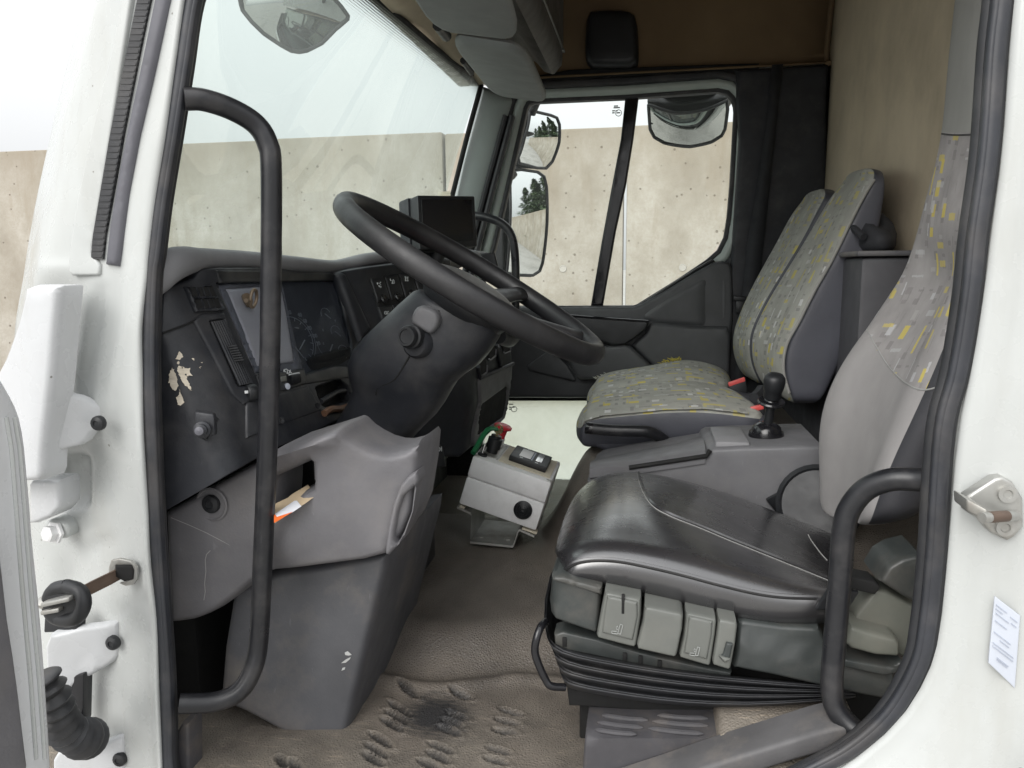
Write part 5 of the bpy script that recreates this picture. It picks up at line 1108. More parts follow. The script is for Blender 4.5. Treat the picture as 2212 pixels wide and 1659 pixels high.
for i in range(NA):
    for j in range(NB): fs.append((i * NB + j, ((i + 1) % NA) * NB + j, ((i + 1) % NA) * NB + (j + 1) % NB, i * NB + (j + 1) % NB))
build('rim', vs, fs, 'wheel_rim', wheel, sharp=180)
hc = wc - nw * .024
secs = []
for s, h_ in ((.9, -.008), (1.0, -.004), (.97, .006), (.85, .014), (.6, .021), (.3, .025), (.02, .026)):
    secs.append([hc + nw * h_ + e1 * (.092 * s * abs(math.cos(a)) ** .8 * (1 if math.cos(a) > 0 else -1)) + e2 * (.088 * s * abs(math.sin(a)) ** .8 * (1 if math.sin(a) > 0 else -1)) + e2 * .012 for a in [2 * math.pi * k / 32 for k in range(32)]])
loft('hub', secs, 'pad_grey_dark', wheel, True, sharp=60)
lathe('hub_back', [(.055, -.045), (.075, -.035), (.086, -.012), (.086, -.006), (0, -.006)], hc + e2 * .012, nw, 'black_plastic', wheel, 32)
for sgn, ang in ((1, 14), (1, 62), (1, 118), (1, 166)):
    d = e1 * (math.cos(rad(ang)) ) * 1 + e2 * (sgn * math.sin(rad(ang))); sd_ = d.cross(nw)
    secs = []
    for t_, wdt, th, dz in ((.05, .030, .013, 0), (.09, .028, .012, .0), (.14, .022, .011, .005), (.19, .018, .010, .016), (RW - .002, .020, .012, .024)):
        c_ = hc + d * t_ + nw * dz
        secs.append([c_ + sd_ * (wdt * math.cos(a)) + nw * (th * math.sin(a)) for a in [2 * math.pi * k / 14 for k in range(14)]])
    loft('spoke', secs, 'gloss_hub', wheel, True, sharp=180)
lathe('wheel_boss', [(.060, -.03), (.066, .0), (.064, .03), (.05, .06), (0, .06)], hc - nw * .085, nw, 'black_plastic', wheel, 28)

# ================================================================== monitor on the dash
mt = thing('monitor', 'black dash monitor standing behind the steering wheel', 'monitor', q('B1', 700, 420, 1.75))
TL, TR, BR = q('B1', 520, 102, 1.70), q('B1', 860, 107, 1.86), q('B1', 876, 408, 1.83)
BL = TL + (BR - TR); u, v_ = TR - TL, BL - TL; nn = u.cross(v_).normalized(); nn = nn if nn.y > 0 else -nn
obox('casing', TL, u, v_, nn * .03, 'black_plastic', mt, .004)
obox('hood', TL + nn * .030 - u * .02 - v_ * .02, u * 1.04, v_ * 1.04, nn * .035, 'dash_dark', mt, .005)
obox('screen', TL + u * .05 + v_ * .08 - nn * .0015, u * .88, v_ * .80, nn * .002, 'gloss_black', mt, .0008)
tube('stand', [TL + u * .5 + v_ * .9 + nn * .04, TL + u * .5 + v_ * 1.3 + nn * .06, TL + u * .5 + v_ * 1.45 + nn * .06], .02, 'black_plastic', mt, 3)
ph = relief('ticket_holder', [(890, 447), (975, 448), (992, 520), (940, 560), (900, 540)], 1.95, 'black_plastic', dash, 'B1', .01, 4, .002)

# ================================================================== control box on its bracket
cbx = thing('control_box', 'grey plastic control box with red mushroom button on a steel bracket', 'control box', q('B4', 700, 1330, 1.60))
YB = 1.60
o = q('B4', 425, 1003, YB); u = q('B4', 1057, 1228, YB) - o; v_ = q('B4', 550, 612, YB) - o
v_ = v_ - u * (v_.dot(u) / u.dot(u)); w_ = v_.cross(u).normalized(); w_ = w_ if w_.y > 0 else -w_
wd = w_ * .18
vlen = v_.length; vn = v_.normalized(); un_ = u.normalized(); ul_ = u.length
obox('case', o, u, v_ * .57, wd, 'box_grey', cbx, .005); obox('lid', o + v_ * .576, u, v_ * .424, wd, 'box_grey', cbx, .005)
top = o + v_
def tp(a, b_, h_=0): return top + u * a + wd * b_ + vn * h_
obox('top_plate', tp(.30, .12, .0005), u * .66, wd * .80, vn * .0025, 'cream_card', cbx, .001)
mtv = obox('meter', tp(.40, .24, .003), u * .48, wd * .56, vn * .013, 'black_plastic', cbx, .002)
obox('meter_screen', tp(.50, .36, .0158), u * .15, wd * .36, vn * .0008, 'box_grey', mtv, .0003)
obox('meter_keys', tp(.715, .36, .0155), u * .08, wd * .36, vn * .0025, 'bright_steel', mtv, .0008)
obox('meter_strip', tp(.66, .33, .0158), u * .018, wd * .40, vn * .0006, 'sticker_ink', mtv, .0002)
multi('meter_print', [box_vf(tp(.50 + a, b_, .0158), u * .04, wd * .03, vn * .0004, 0) for a, b_ in ((.02, .29), (.05, .76), (.22, .28))], 'icon_white', mtv)
obox('front_label', tp(.02, .15, .0005), u * .26, wd * .7, vn * .0015, 'plate_steel', cbx, .0005)
eb = lathe('emergency_button', [(.011, 0), (.013, .022), (.021, .026), (.0215, .031), (.017, .034), (.012, .0335), (.0118, .0345), (0, .0345)], tp(.16, .74, .02), vn, 'red_plastic', cbx, 28)
lathe('button_collar', [(.013, 0), (.013, .022), (0, .022)], tp(.16, .74, 0), vn, 'box_grey', eb, 20)
kb = lathe('key_switch', [(.013, 0), (.013, .012), (.0165, .013), (.0165, .036), (.012, .038), (.012, .043), (.010, .044), (0, .044)], tp(.16, .36, 0), vn, 'black_plastic', cbx, 24)
kc = tp(.16, .36, .044)
kdir = (Vector((-.2, -1, .1))); kdir = (kdir - vn * kdir.dot(vn)).normalized()
key_ = multi('key', [lathe_vf([(.0115, -.001), (.0115, .001), (0, .0012)], kc + vn * .014, kdir, 20), box_vf(kc - un_ * .003 - kdir * .001, un_ * .006, vn * .012, kdir * .002, .0003)], 'brass', kb)
lathe('key_ring', [(.0035, -.0015), (.0035, .0015), (0, .0016)], kc + vn * .019 + kdir * .0004, kdir, 'red_plastic', kb, 14)
tube('key_tag', [kc + vn * .014, kc + vn * .004 - un_ * .022 - kdir * -.006, q('B4', 545, 590, YB - .0)], [.0035, .0065, .006], 'green_plastic', kb, 4, 10)
tg = lathe('toggle_switch', [(.010, 0), (.010, .004), (.004, .005), (.0028, .008), (.0035, .024), (.003, .026), (0, .027)], tp(.08, .14, 0), vn, 'bright_steel', cbx, 16)
lathe('toggle_boot', [(.011, 0), (.011, .004), (.006, .006), (0, .006)], tp(.09, .13, .0006), vn, 'black_plastic', tg, 16)
bz = [(.0205, -.003), (.0205, .004)] + [(.018 - .0022 * i + (.0011 if i % 2 else 0), .0055 if i % 2 == 0 else .0035) for i in range(8)] + [(0, .003)]
lathe('buzzer', bz, o + u * .775 + v_ * .32 - w_ * .001, -w_, 'black_plastic', cbx, 32)
for a, b_ in ((.04, .06), (.96, .06), (.04, .94), (.96, .94)): lathe('lid_screw', [(.006, 0), (.006, .001), (.003, .001), (.002, -.001), (0, -.001)], tp(a, b_, .0004), vn, 'plate_steel', cbx, 12)
bk = [(415, 1025), (525, 1075), (530, 1090), (522, 1310), (865, 1345), (875, 1335), (912, 1222), (925, 1210), (1045, 1262)]
bp = [q('B4', x, y, YB + .01) for x, y in bk]; dep = Vector((wd.x * .75, wd.y * .85, 0))
vs, fs = [], []
for p_ in bp: vs += [p_, p_ + dep, p_ + dep + Vector((0, 0, -.005)), p_ + Vector((0, 0, -.005))]
for i in range(len(bp) - 1):
    for j in range(4): fs.append((i * 4 + j, i * 4 + (j + 1) % 4, (i + 1) * 4 + (j + 1) % 4, (i + 1) * 4 + j))
fs += [(3, 2, 1, 0), tuple((len(bp) - 1) * 4 + j for j in range(4))]
br = build('bracket', vs, fs, 'plate_steel', cbx, sharp=30)
for x, y in ((605, 1290), (825, 1312)):
    lathe('bolt', [(.014, 0), (.014, .0015), (.0085, .002), (.0085, .008), (0, .009)], q('B4', x, y, YB + .045), (0, 0, 1), 'plate_steel', br, 6)
obox('rubber_foot', q('B4', 430, 1035, YB + .01), un_ * .012, vn * .006, w_ * .02, 'cream_card', br, .002); obox('rubber_foot', q('B4', 940, 1215, YB + .01), un_ * .035, vn * .006, w_ * .02, 'cream_card', br, .002)
# ================================================================== console between the seats
con = thing('centre_console', 'grey plastic console between the two seats carrying the gear lever', 'console', q('B5', 1200, 300, 1.6))
relief('body', [(1268, 1040), (1290, 1024), (1359, 1010), (1440, 997), (1524, 984), (1530, 974), (1540, 969), (1600, 966), (1775, 962), (1800, 1000), (1800, 1290), (1290, 1250)], 1.53, 'console_grey', con, 'v', .20, 9, .012, step=26)
lidp = [(1279, 1012), (1300, 1003), (1359, 1006), (1440, 993), (1520, 980), (1524, 972), (1522, 956), (1440, 966), (1359, 984), (1290, 1000)]
n0 = [q('B5', *p_, 1.525) for p_ in ((445, 205), (560, 190), (660, 187), (860, 158), (1076, 124))]; n1 = [q('B5', *p_, 1.73) for p_ in ((455, 190), (500, 164), (640, 130), (850, 85), (1058, 40))]
secs = []
for a, b_ in zip(n0, n1):
    d_ = b_ - a; dn = Vector((0, 0, -.018)); h_ = Vector((0, 0, .010))
    secs.append([a + dn, a, a + d_ * .04 + h_ * .6, a + d_ * .12 + h_, a + d_ * .5 + h_ * 1.4, b_ - d_ * .12 + h_, b_ - d_ * .04 + h_ * .6, b_, b_ + dn])
loft('lid', secs, 'console_grey', con, True, sharp=50)
multi('lid_gap', [tube_vf([q('B5', *p_, 1.5255) for p_ in ((660, 196), (860, 166), (1082, 132), (1100, 100))], .005, 8)], 'void_black', con)
abox('switch_panel', V(1545, 966, 1.545) + Vector((0, 0, -.01)), V(1620, 962, 1.545) + Vector((0, .15, .006)), 'pad_grey', con, .004)
obox('phone_slot', q('B5', 1405, 372, 1.515), q('B5', 1500, 322, 1.515) - q('B5', 1405, 372, 1.515), Vector((.03, .02, -.04)), Vector((0, .012, 0)), 'black_plastic', con, .003)
rc = lathe('recliner_cover', [(.075, -.02), (.078, 0), (.070, .006), (.066, .002), (0, .002)], q('B5', 1690, 400, 1.49), (-.3, -1, .3), 'black_plastic', con, 32)
gx = q('B3', 350, 1659, 1.62)
gl_ = thing('gear_lever', 'short black gear lever with a bulbous knob on the grey console', 'gear lever', gx)
GB = V(1655, 940, 1.63)
ax = (V(1672, 830, 1.60) - GB).normalized(); gh_ = (V(1672, 830, 1.60) - GB).length
lathe('gaiter', [(.034, -.01), (.036, .0), (.034, .008), (.031, .008), (.028, .018), (.018, .026), (.012, .028), (0, .028)], GB, (0, 0, 1), 'gloss_black', gl_, 28)
lathe('stem', [(.009, .0), (.0095, gh_ * .55), (.0115, gh_ * .56), (.0115, gh_ * .8), (0, gh_ * .8)], GB, ax, 'black_plastic', gl_, 20)
lathe('lift_collar', [(.012, 0), (.022, .002), (.026, .004), (.027, .007), (.025, .010), (.014, .011), (.012, .014)], GB + ax * gh_ * .60, ax, 'gloss_black', gl_, 28)
k0 = GB + ax * gh_ * .74
lathe('knob', [(.0165, 0), (.0175, .003), (.017, .014), (.0185, .016), (.0205, .026), (.0215, .036), (.020, .045), (.015, .051), (.006, .0535), (0, .054)], k0, ax, 'black_plastic', gl_, 28)

# ================================================================== passenger bench
pb_ = thing('passenger_bench', 'double passenger seat in grey cloth with yellow rectangle pattern and dark vinyl sides', 'passenger seat', V(1500, 1000, 2.1))
def inter(a, b_, t): return a.lerp(b_, t)
YB1, YB2, YB3 = 1.76, 2.15, 2.57
def backrest(side_front, far_front, side_back, ya, yb, name='backrest'):
    """rows from bottom to top; side_front / far_front are the near and far front edges, side_back the rear edge"""
    secs = []
    for (sf, ff, sb_) in zip(side_front, far_front, side_back):
        a, b_, c = q('B3', *sf, ya), q('B3', *ff, yb), q('B3', *sb_, ya)
        dpt = c - a; fw = Vector((-.022, 0, .006)); wv = b_ - a
        d = b_ + Vector((dpt.x, 0, dpt.z))
        secs.append([c + Vector((0, .02, 0)), c.lerp(a, .06), a.lerp(c, .5), a.lerp(c, .05), a + wv * .015, a + wv * .06 + fw * .35, a + wv * .22 + fw * .55, a + wv * .5 + fw * .15, a + wv * .78 + fw * .6, a + wv * .94 + fw * .35, b_ - wv * .015, b_.lerp(d, .08), b_.lerp(d, .6), d, d.lerp(c, .5) + Vector((.01, 0, 0))])
    t_ = secs[-1]; cen = sum((Vector(p_) for p_ in t_), Vector()) / len(t_)
    up_ = (Vector(secs[-1][2]) - Vector(secs[-2][2])).normalized()
    secs.append([Vector(p_).lerp(cen, .10) + up_ * .016 for p_ in t_]); secs.append([Vector(p_).lerp(cen, .35) + up_ * .026 for p_ in t_]); secs.append([Vector(p_).lerp(cen, .9) + up_ * .030 for p_ in t_])
    fm = [1, 1, 1, 1] + [0] * 7 + [1, 1, 1, 1]
    return loft(name, secs, ['bench_cloth', 'vinyl_side'], pb_, True, fm=fm, subd=2, sharp=180)
nf = [(520, 1525), (470, 1430), (435, 1290), (455, 1140), (530, 1000), (620, 820), (725, 635), (820, 440), (890, 300), (945, 205), (975, 160)]
nl = [(330, 1400), (285, 1330), (250, 1240), (240, 1110), (280, 1000), (370, 835), (470, 680), (570, 520), (655, 370), (730, 250), (790, 190)]
nb_ = [(640, 1530), (700, 1420), (780, 1260), (850, 1120), (890, 980), (930, 830), (970, 660), (1005, 500), (1030, 340), (1045, 230), (1040, 170)]
backrest(nf, nl, nb_, YB1, YB2)
ff_ = [(310, 1395), (268, 1325), (236, 1240), (226, 1110), (264, 1000), (352, 835), (450, 680), (548, 520), (610, 400), (655, 310), (680, 270)]
fl_ = [(215, 1345), (170, 1280), (140, 1200), (135, 1100), (165, 990), (235, 830), (310, 690), (395, 540), (450, 430), (500, 350), (545, 300)]
fb_ = [(440, 1400), (430, 1325), (430, 1240), (440, 1110), (490, 1000), (580, 835), (660, 680), (720, 520), (750, 400), (760, 310), (755, 270)]
backrest(ff_, fl_, fb_, YB2 + .01, YB3)
def piping(name, pts, m, par, r_=.0035, seg=5): return multi(name, [tube_vf(catmull(pts, seg), r_, 8)], m, par)
piping('side_piping', [q('B3', x - 6, y, YB1 - .004) for x, y in nf[1:]], 'bench_cloth', pb_)
def cushion(n_, f_, ya, yb, bot, side, m='bench_cloth'):
    secs = []
    for i, (a_, b2) in enumerate(zip(n_, f_)):
        a, b_ = q('B2', *a_, ya), q('B2', *b2, yb); wv = b_ - a; hgt = bot[i]; crown = Vector((0, 0, .014))
        secs.append([a + Vector((0, .012, -hgt)), a + Vector((0, .0, -hgt * .8)), a + Vector((0, -.006, -hgt * .35)), a + Vector((0, -.002, -.006)), a + wv * .02, a + wv * .08 + crown * .5, a + wv * .3 + crown, a + wv * .5 + crown * .8, a + wv * .7 + crown, a + wv * .92 + crown * .5, b_ - wv * .02, b_ + Vector((0, .0, -.012)), b_ + Vector((0, 0, -hgt))])
    s0_ = [Vector(p_) for p_ in secs[0]]; cen = sum(s0_, Vector()) / len(s0_)
    secs.insert(0, [p_.lerp(cen, .35) + Vector((-.018, 0, -.006)) for p_ in s0_]); secs.insert(0, [p_.lerp(cen, .9) + Vector((-.022, 0, -.01)) for p_ in s0_])
    return loft('seat_cushion', secs, [m, 'vinyl_side'], pb_, True, fm=[1, 1, 1] + [0] * 8 + [1, 1], subd=2, sharp=180)
n_ = [(645, 1290), (662, 1248), (710, 1228), (790, 1212), (1000, 1193), (1200, 1173), (1450, 1168), (1740, 1205), (1900, 1230)]
f_ = [(712, 1125), (722, 1090), (755, 1065), (830, 1045), (1000, 1013), (1150, 1000), (1320, 986), (1520, 1020), (1620, 1050)]
cushion(n_, f_, YB1, YB2, [.05, .075, .085, .09, .10, .10, .10, .10, .10], 1)
n_ = [(718, 1115), (730, 1082), (765, 1055), (840, 1035), (1005, 1005), (1150, 990), (1320, 980), (1500, 1010), (1640, 1050)]
f_ = [(742, 1010), (752, 978), (800, 952), (870, 930), (1060, 908), (1160, 885), (1290, 856), (1440, 865), (1640, 940)]
cushion(n_, f_, YB2 + .01, YB3, [.05, .075, .085, .09, .10, .10, .10, .10, .10], 1)
# cushion base, hinge handle, frayed front edge
relief('cushion_base', zl('B2', [(632, 1345), (645, 1290), (665, 1262), (780, 1228), (1000, 1208), (1300, 1190), (1740, 1218), (1900, 1250), (1900, 1480), (860, 1480), (800, 1462), (720, 1432), (650, 1400)]), YB1 + .002, 'vinyl_side', pb_, 'v', .36, 12, .018, step=26)
relief('side_stitch_band', zl('B2', [(642, 1292), (662, 1252), (780, 1215), (1000, 1196), (1200, 1176), (1450, 1171), (1740, 1205), (1740, 1214), (1450, 1182), (1200, 1188), (1000, 1208), (790, 1227), (672, 1262), (650, 1300)]), YB1 - .006, 'bench_cloth', pb_, 'v', .012, 3, .003, step=20)
tube('fold_handle', [q('B2', 708, 1305, YB1 - .045), q('B2', 850, 1318, YB1 - .045), q('B2', 1000, 1322, YB1 - .045), q('B2', 1090, 1330, YB1 - .04), q('B2', 1170, 1370, YB1 - .02), q('B2', 1235, 1430, YB1 + .0)], .0132, 'handle_black', pb_, 6, 16)
lathe('handle_cap', [(.0136, 0), (.0136, .016), (.012, .018), (0, .018)], q('B2', 722, 1306, YB1 - .045), q('B2', 708, 1305, YB1 - .045) - q('B2', 850, 1318, YB1 - .045), 'gloss_black', pb_, 18)
rs = random.Random(5); th = []; th2 = []
for i in range(90):
    t_ = rs.random(); x, y = (lerp(1180, 1300, t_), lerp(884, 852, t_)) if i < 45 else (lerp(730, 1150, t_), lerp(985, 905, t_ ** .6))
    p_ = q('B2', x, y + rs.uniform(0, 10), rs.uniform(2.44, 2.57)); d_ = Vector((rs.uniform(-.022, .006), rs.uniform(-.008, .008), rs.uniform(.003, .014))) * (1 if i < 45 else .6)
    (th if i < 50 else th2).append(tube_vf([p_, p_ + d_ * .5 + Vector((rs.uniform(-.004, .004), 0, .002)), p_ + d_], [.0011, .0009, .0005], 5))
fz = multi('frayed_thread', th, 'yellow_thread', pb_, sharp=180); fz['kind'] = 'stuff'
fz = multi('frayed_thread', th2, 'pale_thread', pb_, sharp=180); fz['kind'] = 'stuff'
# belt buckles
for (x0, y0, x1, y1, ys_) in ((1600, 1018, 1720, 978, 2.12), (1745, 1180, 1840, 1158, 1.80)):
    a, b_ = q('B2', x0, y0, ys_), q('B2', x1, y1, ys_); d_ = (b_ - a); dn = Vector((.012, 0, -.060))
    bk_ = obox('belt_buckle', a, d_, dn, Vector((0, .022, 0)), 'black_plastic', pb_, .005)
    obox('release_button', a + d_ * .04 + Vector((0, -.001, .0035)) , d_ * .9, dn.normalized() * .011, Vector((0, .014, 0)), 'buckle_red', bk_, .002)
abox('bench_frame', (-.02, YB1 + .05, FZ), (.40, YB3 - .02, 1.24), 'void_black', pb_, .01)
tube('belt_strap', [q('B2', 1825, 1050, 1.95), q('B2', 1800, 1085, 1.93), q('B2', 1775, 1110, 1.9)], .014, 'belt_web', pb_, 3, 6)

# ================================================================== driver's seat
ds = thing('driver_seat', 'driver seat with worn black leather cushion, grey patterned backrest and rubber bellows base', 'driver seat', q('B5', 900, 1500, 1.2))
B = [(330, 815), (420, 838), (650, 895), (950, 975), (1200, 1045), (1450, 1088), (1690, 1072), (1800, 1040)]
S = [(312, 770), (385, 718), (640, 712), (950, 785), (1200, 852), (1450, 905), (1690, 912), (1810, 905)]
Cc = [(268, 650), (430, 560), (650, 572), (930, 625), (1200, 698), (1450, 778), (1700, 850), (1830, 880)]
M = [(312, 470), (490, 370), (700, 335), (900, 430), (1180, 555), (1450, 660), (1720, 780), (1850, 830)]
M2 = [(335, 400), (485, 280), (695, 255), (930, 330), (1205, 430), (1465, 540), (1735, 660), (1860, 720)]
T = [(372, 310), (490, 206), (690, 190), (960, 235), (1230, 318), (1480, 415), (1750, 520), (1870, 560)]
secs = []
for i in range(8):
    b_, s_, c_, m_, m2, t_ = q('B5', *B[i], 1.012), q('B5', *S[i], .985), q('B5', *Cc[i], 1.035), q('B5', *M[i], 1.20), q('B5', *M2[i], 1.34), q('B5', *T[i], 1.48)
    secs.append([b_ + Vector((0, .04, -.01)), b_, b_.lerp(s_, .5) + Vector((0, -.014, 0)), s_, s_.lerp(c_, .5) + Vector((0, -.004, .010)), c_, c_.lerp(m_, .33) + Vector((0, 0, .004)), m_, m2, t_, t_ + Vector((0, .035, -.03)), t_ + Vector((0, .03, -.09))])
s0_ = secs[0]; cen = sum(s0_, Vector()) / len(s0_)
secs.insert(0, [p_.lerp(cen, .3) + Vector((-.012, 0, -.012)) for p_ in s0_]); secs.insert(0, [p_.lerp(cen, .85) + Vector((-.014, 0, -.02)) for p_ in s0_])
dc = loft('seat_cushion', secs, 'seat_leather', ds, True, subd=2, sharp=180)
# seam on the side (dark groove with puckers) and pale welt round the insert
dg = bpy.context.evaluated_depsgraph_get(); ev = dc.evaluated_get(dg)
from mathutils.bvhtree import BVHTree
me_ = ev.to_mesh(); bvh = BVHTree.FromPolygons([dc.matrix_world @ v.co + (WL[dc.name] if False else Vector()) for v in me_.vertices], [tuple(p_.vertices) for p_ in me_.polygons])
def hit(k, x, y, off=.0):
    """the point of the cushion skin met by this sight line"""
    d = ray(*zp(k, x, y)).normalized(); h = bvh.ray_cast(C0 - WLO, d)
    return (h[0] + WLO - d * off) if h[0] is not None else None
WLO = Vector((0, 0, 0))
mw = dc.matrix_world
bpy.context.view_layer.update(); mw = dc.matrix_world.copy()
bvh = BVHTree.FromPolygons([mw @ v.co for v in me_.vertices], [tuple(p_.vertices) for p_ in me_.polygons])
def seam(name, pts, m, r_, off):
    P = [hit('B5', x, y, off) for x, y in chaikin(pts, 2, False)]; P = [p_ for p_ in P if p_ is not None]
    if len(P) > 2: multi(name, [tube_vf(P, r_, 6)], m, dc)
seam('side_seam', [(305, 775), (340, 735), (400, 712), (500, 703), (620, 712), (780, 745), (950, 785), (1150, 840), (1350, 888), (1500, 908), (1680, 912)], 'void_black', .0013, .0004)
seam('side_welt', [(300, 762), (338, 722), (400, 699), (500, 690), (620, 699), (780, 732), (950, 772), (1150, 827), (1350, 875), (1500, 896), (1680, 900)], 'seat_leather', .0030, .0006)
seam('insert_seam', [(700, 198), (706, 240), (722, 300), (750, 360), (790, 410), (850, 445), (930, 480), (1050, 525), (1200, 590), (1350, 650), (1550, 730), (1730, 803), (1800, 835)], 'stitch', .0007, .0004)
seam('insert_welt', [(707, 198), (713, 238), (730, 298), (757, 354), (798, 402), (856, 437), (935, 471), (1055, 516), (1204, 580), (1354, 640), (1554, 720), (1734, 792)], 'seat_leather', .0032, .0008)
seam('leather_crack', [(1635, 560), (1650, 590), (1665, 610), (1690, 645), (1715, 675), (1738, 700)], 'stitch', .0009, .0006)
# backrest
F_ = [(1768, 1125), (1768, 1060), (1764, 990), (1763, 932.6), (1772, 874), (1798, 809), (1838, 747), (1870, 707), (1903, 656), (1950, 591), (1976, 511), (1998, 420), (2020, 347), (2034, 270), (2043, 150), (2058, 10), (2075, -110), (2090, -190)]
N_ = [(1870, 1150), (1890, 1090), (1920, 1010), (1956, 935), (1988, 868), (2016, 806), (2040, 745), (2058, 700), (2075, 650), (2098, 585), (2115, 511), (2135, 420), (2152, 347), (2162, 270), (2170, 150), (2180, 10), (2195, -110), (2205, -190)]
secs = []
for i, (a_, b2) in enumerate(zip(F_, N_)):
    ya = 1.055 + .0 * i; yb = 1.475 - (.05 if i > 8 else 0) * min(1, (i - 8) / 4)
    if i > 8: ya += .05 * min(1, (i - 8) / 4)
    n_, f_ = V(*b2, ya), V(*a_, yb); wv = f_ - n_; bk2 = Vector((.085, 0, .015)); cv = Vector((.018, 0, 0)) if i < 10 else Vector((-.004, 0, 0))
    secs.append([n_ + bk2 + Vector((0, .03, 0)), n_ + bk2 * .8, n_ + bk2 * .35 + Vector((0, -.012, 0)), n_ + wv * .01, n_ + wv * .12 + Vector((-.006, 0, 0)), n_ + wv * .3 + cv, n_ + wv * .5 + cv * 1.2, n_ + wv * .7 + cv, n_ + wv * .88 + Vector((-.006, 0, 0)), f_ - wv * .01, f_ + bk2 * .3 + Vector((0, .012, 0)), f_ + bk2 * .8, f_ + bk2 - Vector((0, .03, 0))])
br_ = loft('backrest', secs, ['driver_cloth', 'seat_black', 'fabric_plain', 'fabric_head'], ds, True, fm=[1, 1, 1] + [0] * 8 + [1, 1], subd=3, sharp=180)
# cloth zones: plain wings below a curved seam, plain headrest above, vinyl on the near flank and back
bpy.context.view_layer.update(); dg = bpy.context.evaluated_depsgraph_get(); fin = bpy.data.meshes.new_from_object(br_.evaluated_get(dg)); br_.modifiers.clear(); br_.data = fin
def proj(P):
    l = R3.transposed() @ (P - C0); return W / 2 + F * l.x / -l.z, H / 2 - F * l.y / -l.z
CUT = [(1700, 690), (1860, 697), (1871, 709), (1896, 755), (1921, 795), (1958, 831), (1994, 845), (2030, 835), (2070, 800)]
mwb = br_.matrix_world.copy()
for p_ in fin.polygons:
    if p_.material_index == 0:
        x, y = proj(mwb @ p_.center)
        p_.material_index = 3 if y < 290 - .02 * (x - 2040) else (2 if y > interp(x, CUT) else 0)
bvh2 = BVHTree.FromPolygons([mwb @ v.co for v in fin.vertices], [tuple(p_.vertices) for p_ in fin.polygons])
def seam2(name, pts, m, r_, off):
    P = []
    for x, y in chaikin(pts, 2, False):
        d = ray(x, y).normalized(); h_ = bvh2.ray_cast(C0, d)
        if h_[0] is not None: P.append(h_[0] - d * off)
    if len(P) > 2: multi(name, [tube_vf(P, r_, 6)], m, br_)
seam2('cloth_seam', CUT[2:-1], 'stitch', .0012, .0003)
seam2('headrest_seam', [(2034, 289), (2060, 292), (2090, 291), (2120, 289)], 'black_rubber', .0012, .0002)
# plastic skirt, control levers, rail
Yk = .985
relief('skirt_front', zl('B5', [(232, 790), (250, 760), (300, 800), (500, 872), (505, 900), (490, 1090), (470, 1100), (222, 1015), (214, 960)]), Yk, 'seat_plastic', ds, 'v', .10, 8, .010, step=16, shape=lambda x, y, d: .02 * math.exp(-((x - 1183) / 10) ** 2))
relief('skirt_front_top', zl('B5', [(235, 790), (300, 790), (510, 850), (510, 895), (300, 830), (240, 815)]), Yk - .012, 'seat_plastic', ds, 'v', .06, 5, .008, step=16)
def lever(poly, Y, glyph=None, name='control_lever'):
    o_ = relief(name, zl('B5', poly), Y, 'button_grey', ds, 'v', .05, 6, .007, ch=0, step=12); return o_
l1 = lever([(528, 872), (722, 912), (726, 930), (725, 1010), (700, 1165), (685, 1178), (490, 1128), (482, 1112), (505, 990)], .962)
relief('lever_face', zl('B5', [(540, 895), (705, 930), (706, 1010), (680, 1140), (512, 1098), (525, 990)]), .9585, 'button_grey', l1, 'v', .006, 6, .003, step=14)
multi('lever_slot', [box_vf(q('B5', 619, 890, .958), (.004, 0, 0), (0, .006, 0), (0, 0, -.026), .001)], 'void_black', l1)
l2 = lever([(745, 950), (940, 990), (955, 1005), (950, 1080), (920, 1222), (905, 1232), (708, 1188), (702, 1165), (735, 1040)], .955)
l3 = lever([(970, 985), (1130, 1018), (1138, 1035), (1130, 1110), (1105, 1270), (1092, 1280), (938, 1235), (932, 1215), (955, 1110)], .962)
relief('lever_face', zl('B5', [(985, 1005), (1115, 1035), (1110, 1110), (1085, 1245), (958, 1208), (975, 1110)]), .9585, 'button_grey', l3, 'v', .006, 6, .003, step=14)
l4 = lever([(1150, 1020), (1245, 1038), (1252, 1060), (1240, 1160), (1215, 1292), (1200, 1300), (1120, 1276), (1114, 1255), (1135, 1130)], .958, name='rocker')
relief('rocker_groove', zl('B5', [(1190, 1150), (1225, 1158), (1210, 1240), (1180, 1262), (1150, 1230), (1172, 1215)]), .9535, 'seat_plastic', l4, 'v', .006, 5, .002, step=10)
relief('rocker_arrow', zl('B5', [(1150, 1225), (1212, 1240), (1182, 1262)]), .950, 'button_grey', l4, 'v', .006, 4, .002, step=10)
for par, ox, oy, s_ in ((l1, 600, 1080, 1.0), (l3, 1022, 1200, .9)):
    g_ = []
    def ln_(x0, y0, x1, y1): g_.append(tube_vf([q('B5', ox + x0 * s_, oy + y0 * s_, .9575), q('B5', ox + x1 * s_, oy + y1 * s_, .9575)], .0005, 5))
    for a in ((-34, 5, -8, 8), (-34, 18, -4, 22), (-34, 5, -34, 18), (-2, 20, 12, -32), (14, 22, 26, -26), (12, -32, 26, -26), (-2, 20, 14, 22), (-10, -14, -4, -22), (-4, -22, 0, -12), (-10, -10, -5, 0), (-5, 0, 0, -8)): ln_(*a)
    multi('lever_symbol', g_, 'lever_print', par)
rail = relief('skirt_rail', zl('B5', [(1258, 1055), (1290, 1046), (1500, 1075), (1705, 1085), (1760, 1190), (1936, 1262), (2120, 1300), (2120, 1480), (1936, 1445), (1700, 1392), (1450, 1335), (1228, 1292)]), Yk - .006, 'seat_plastic', ds, 'v', .08, 10, .012, step=18, shape=lambda x, y, d: .010 / (1 + math.exp((y - (zp('B5', 0, 1128)[1] + (x - 1600) * .26)) / 2.5)))
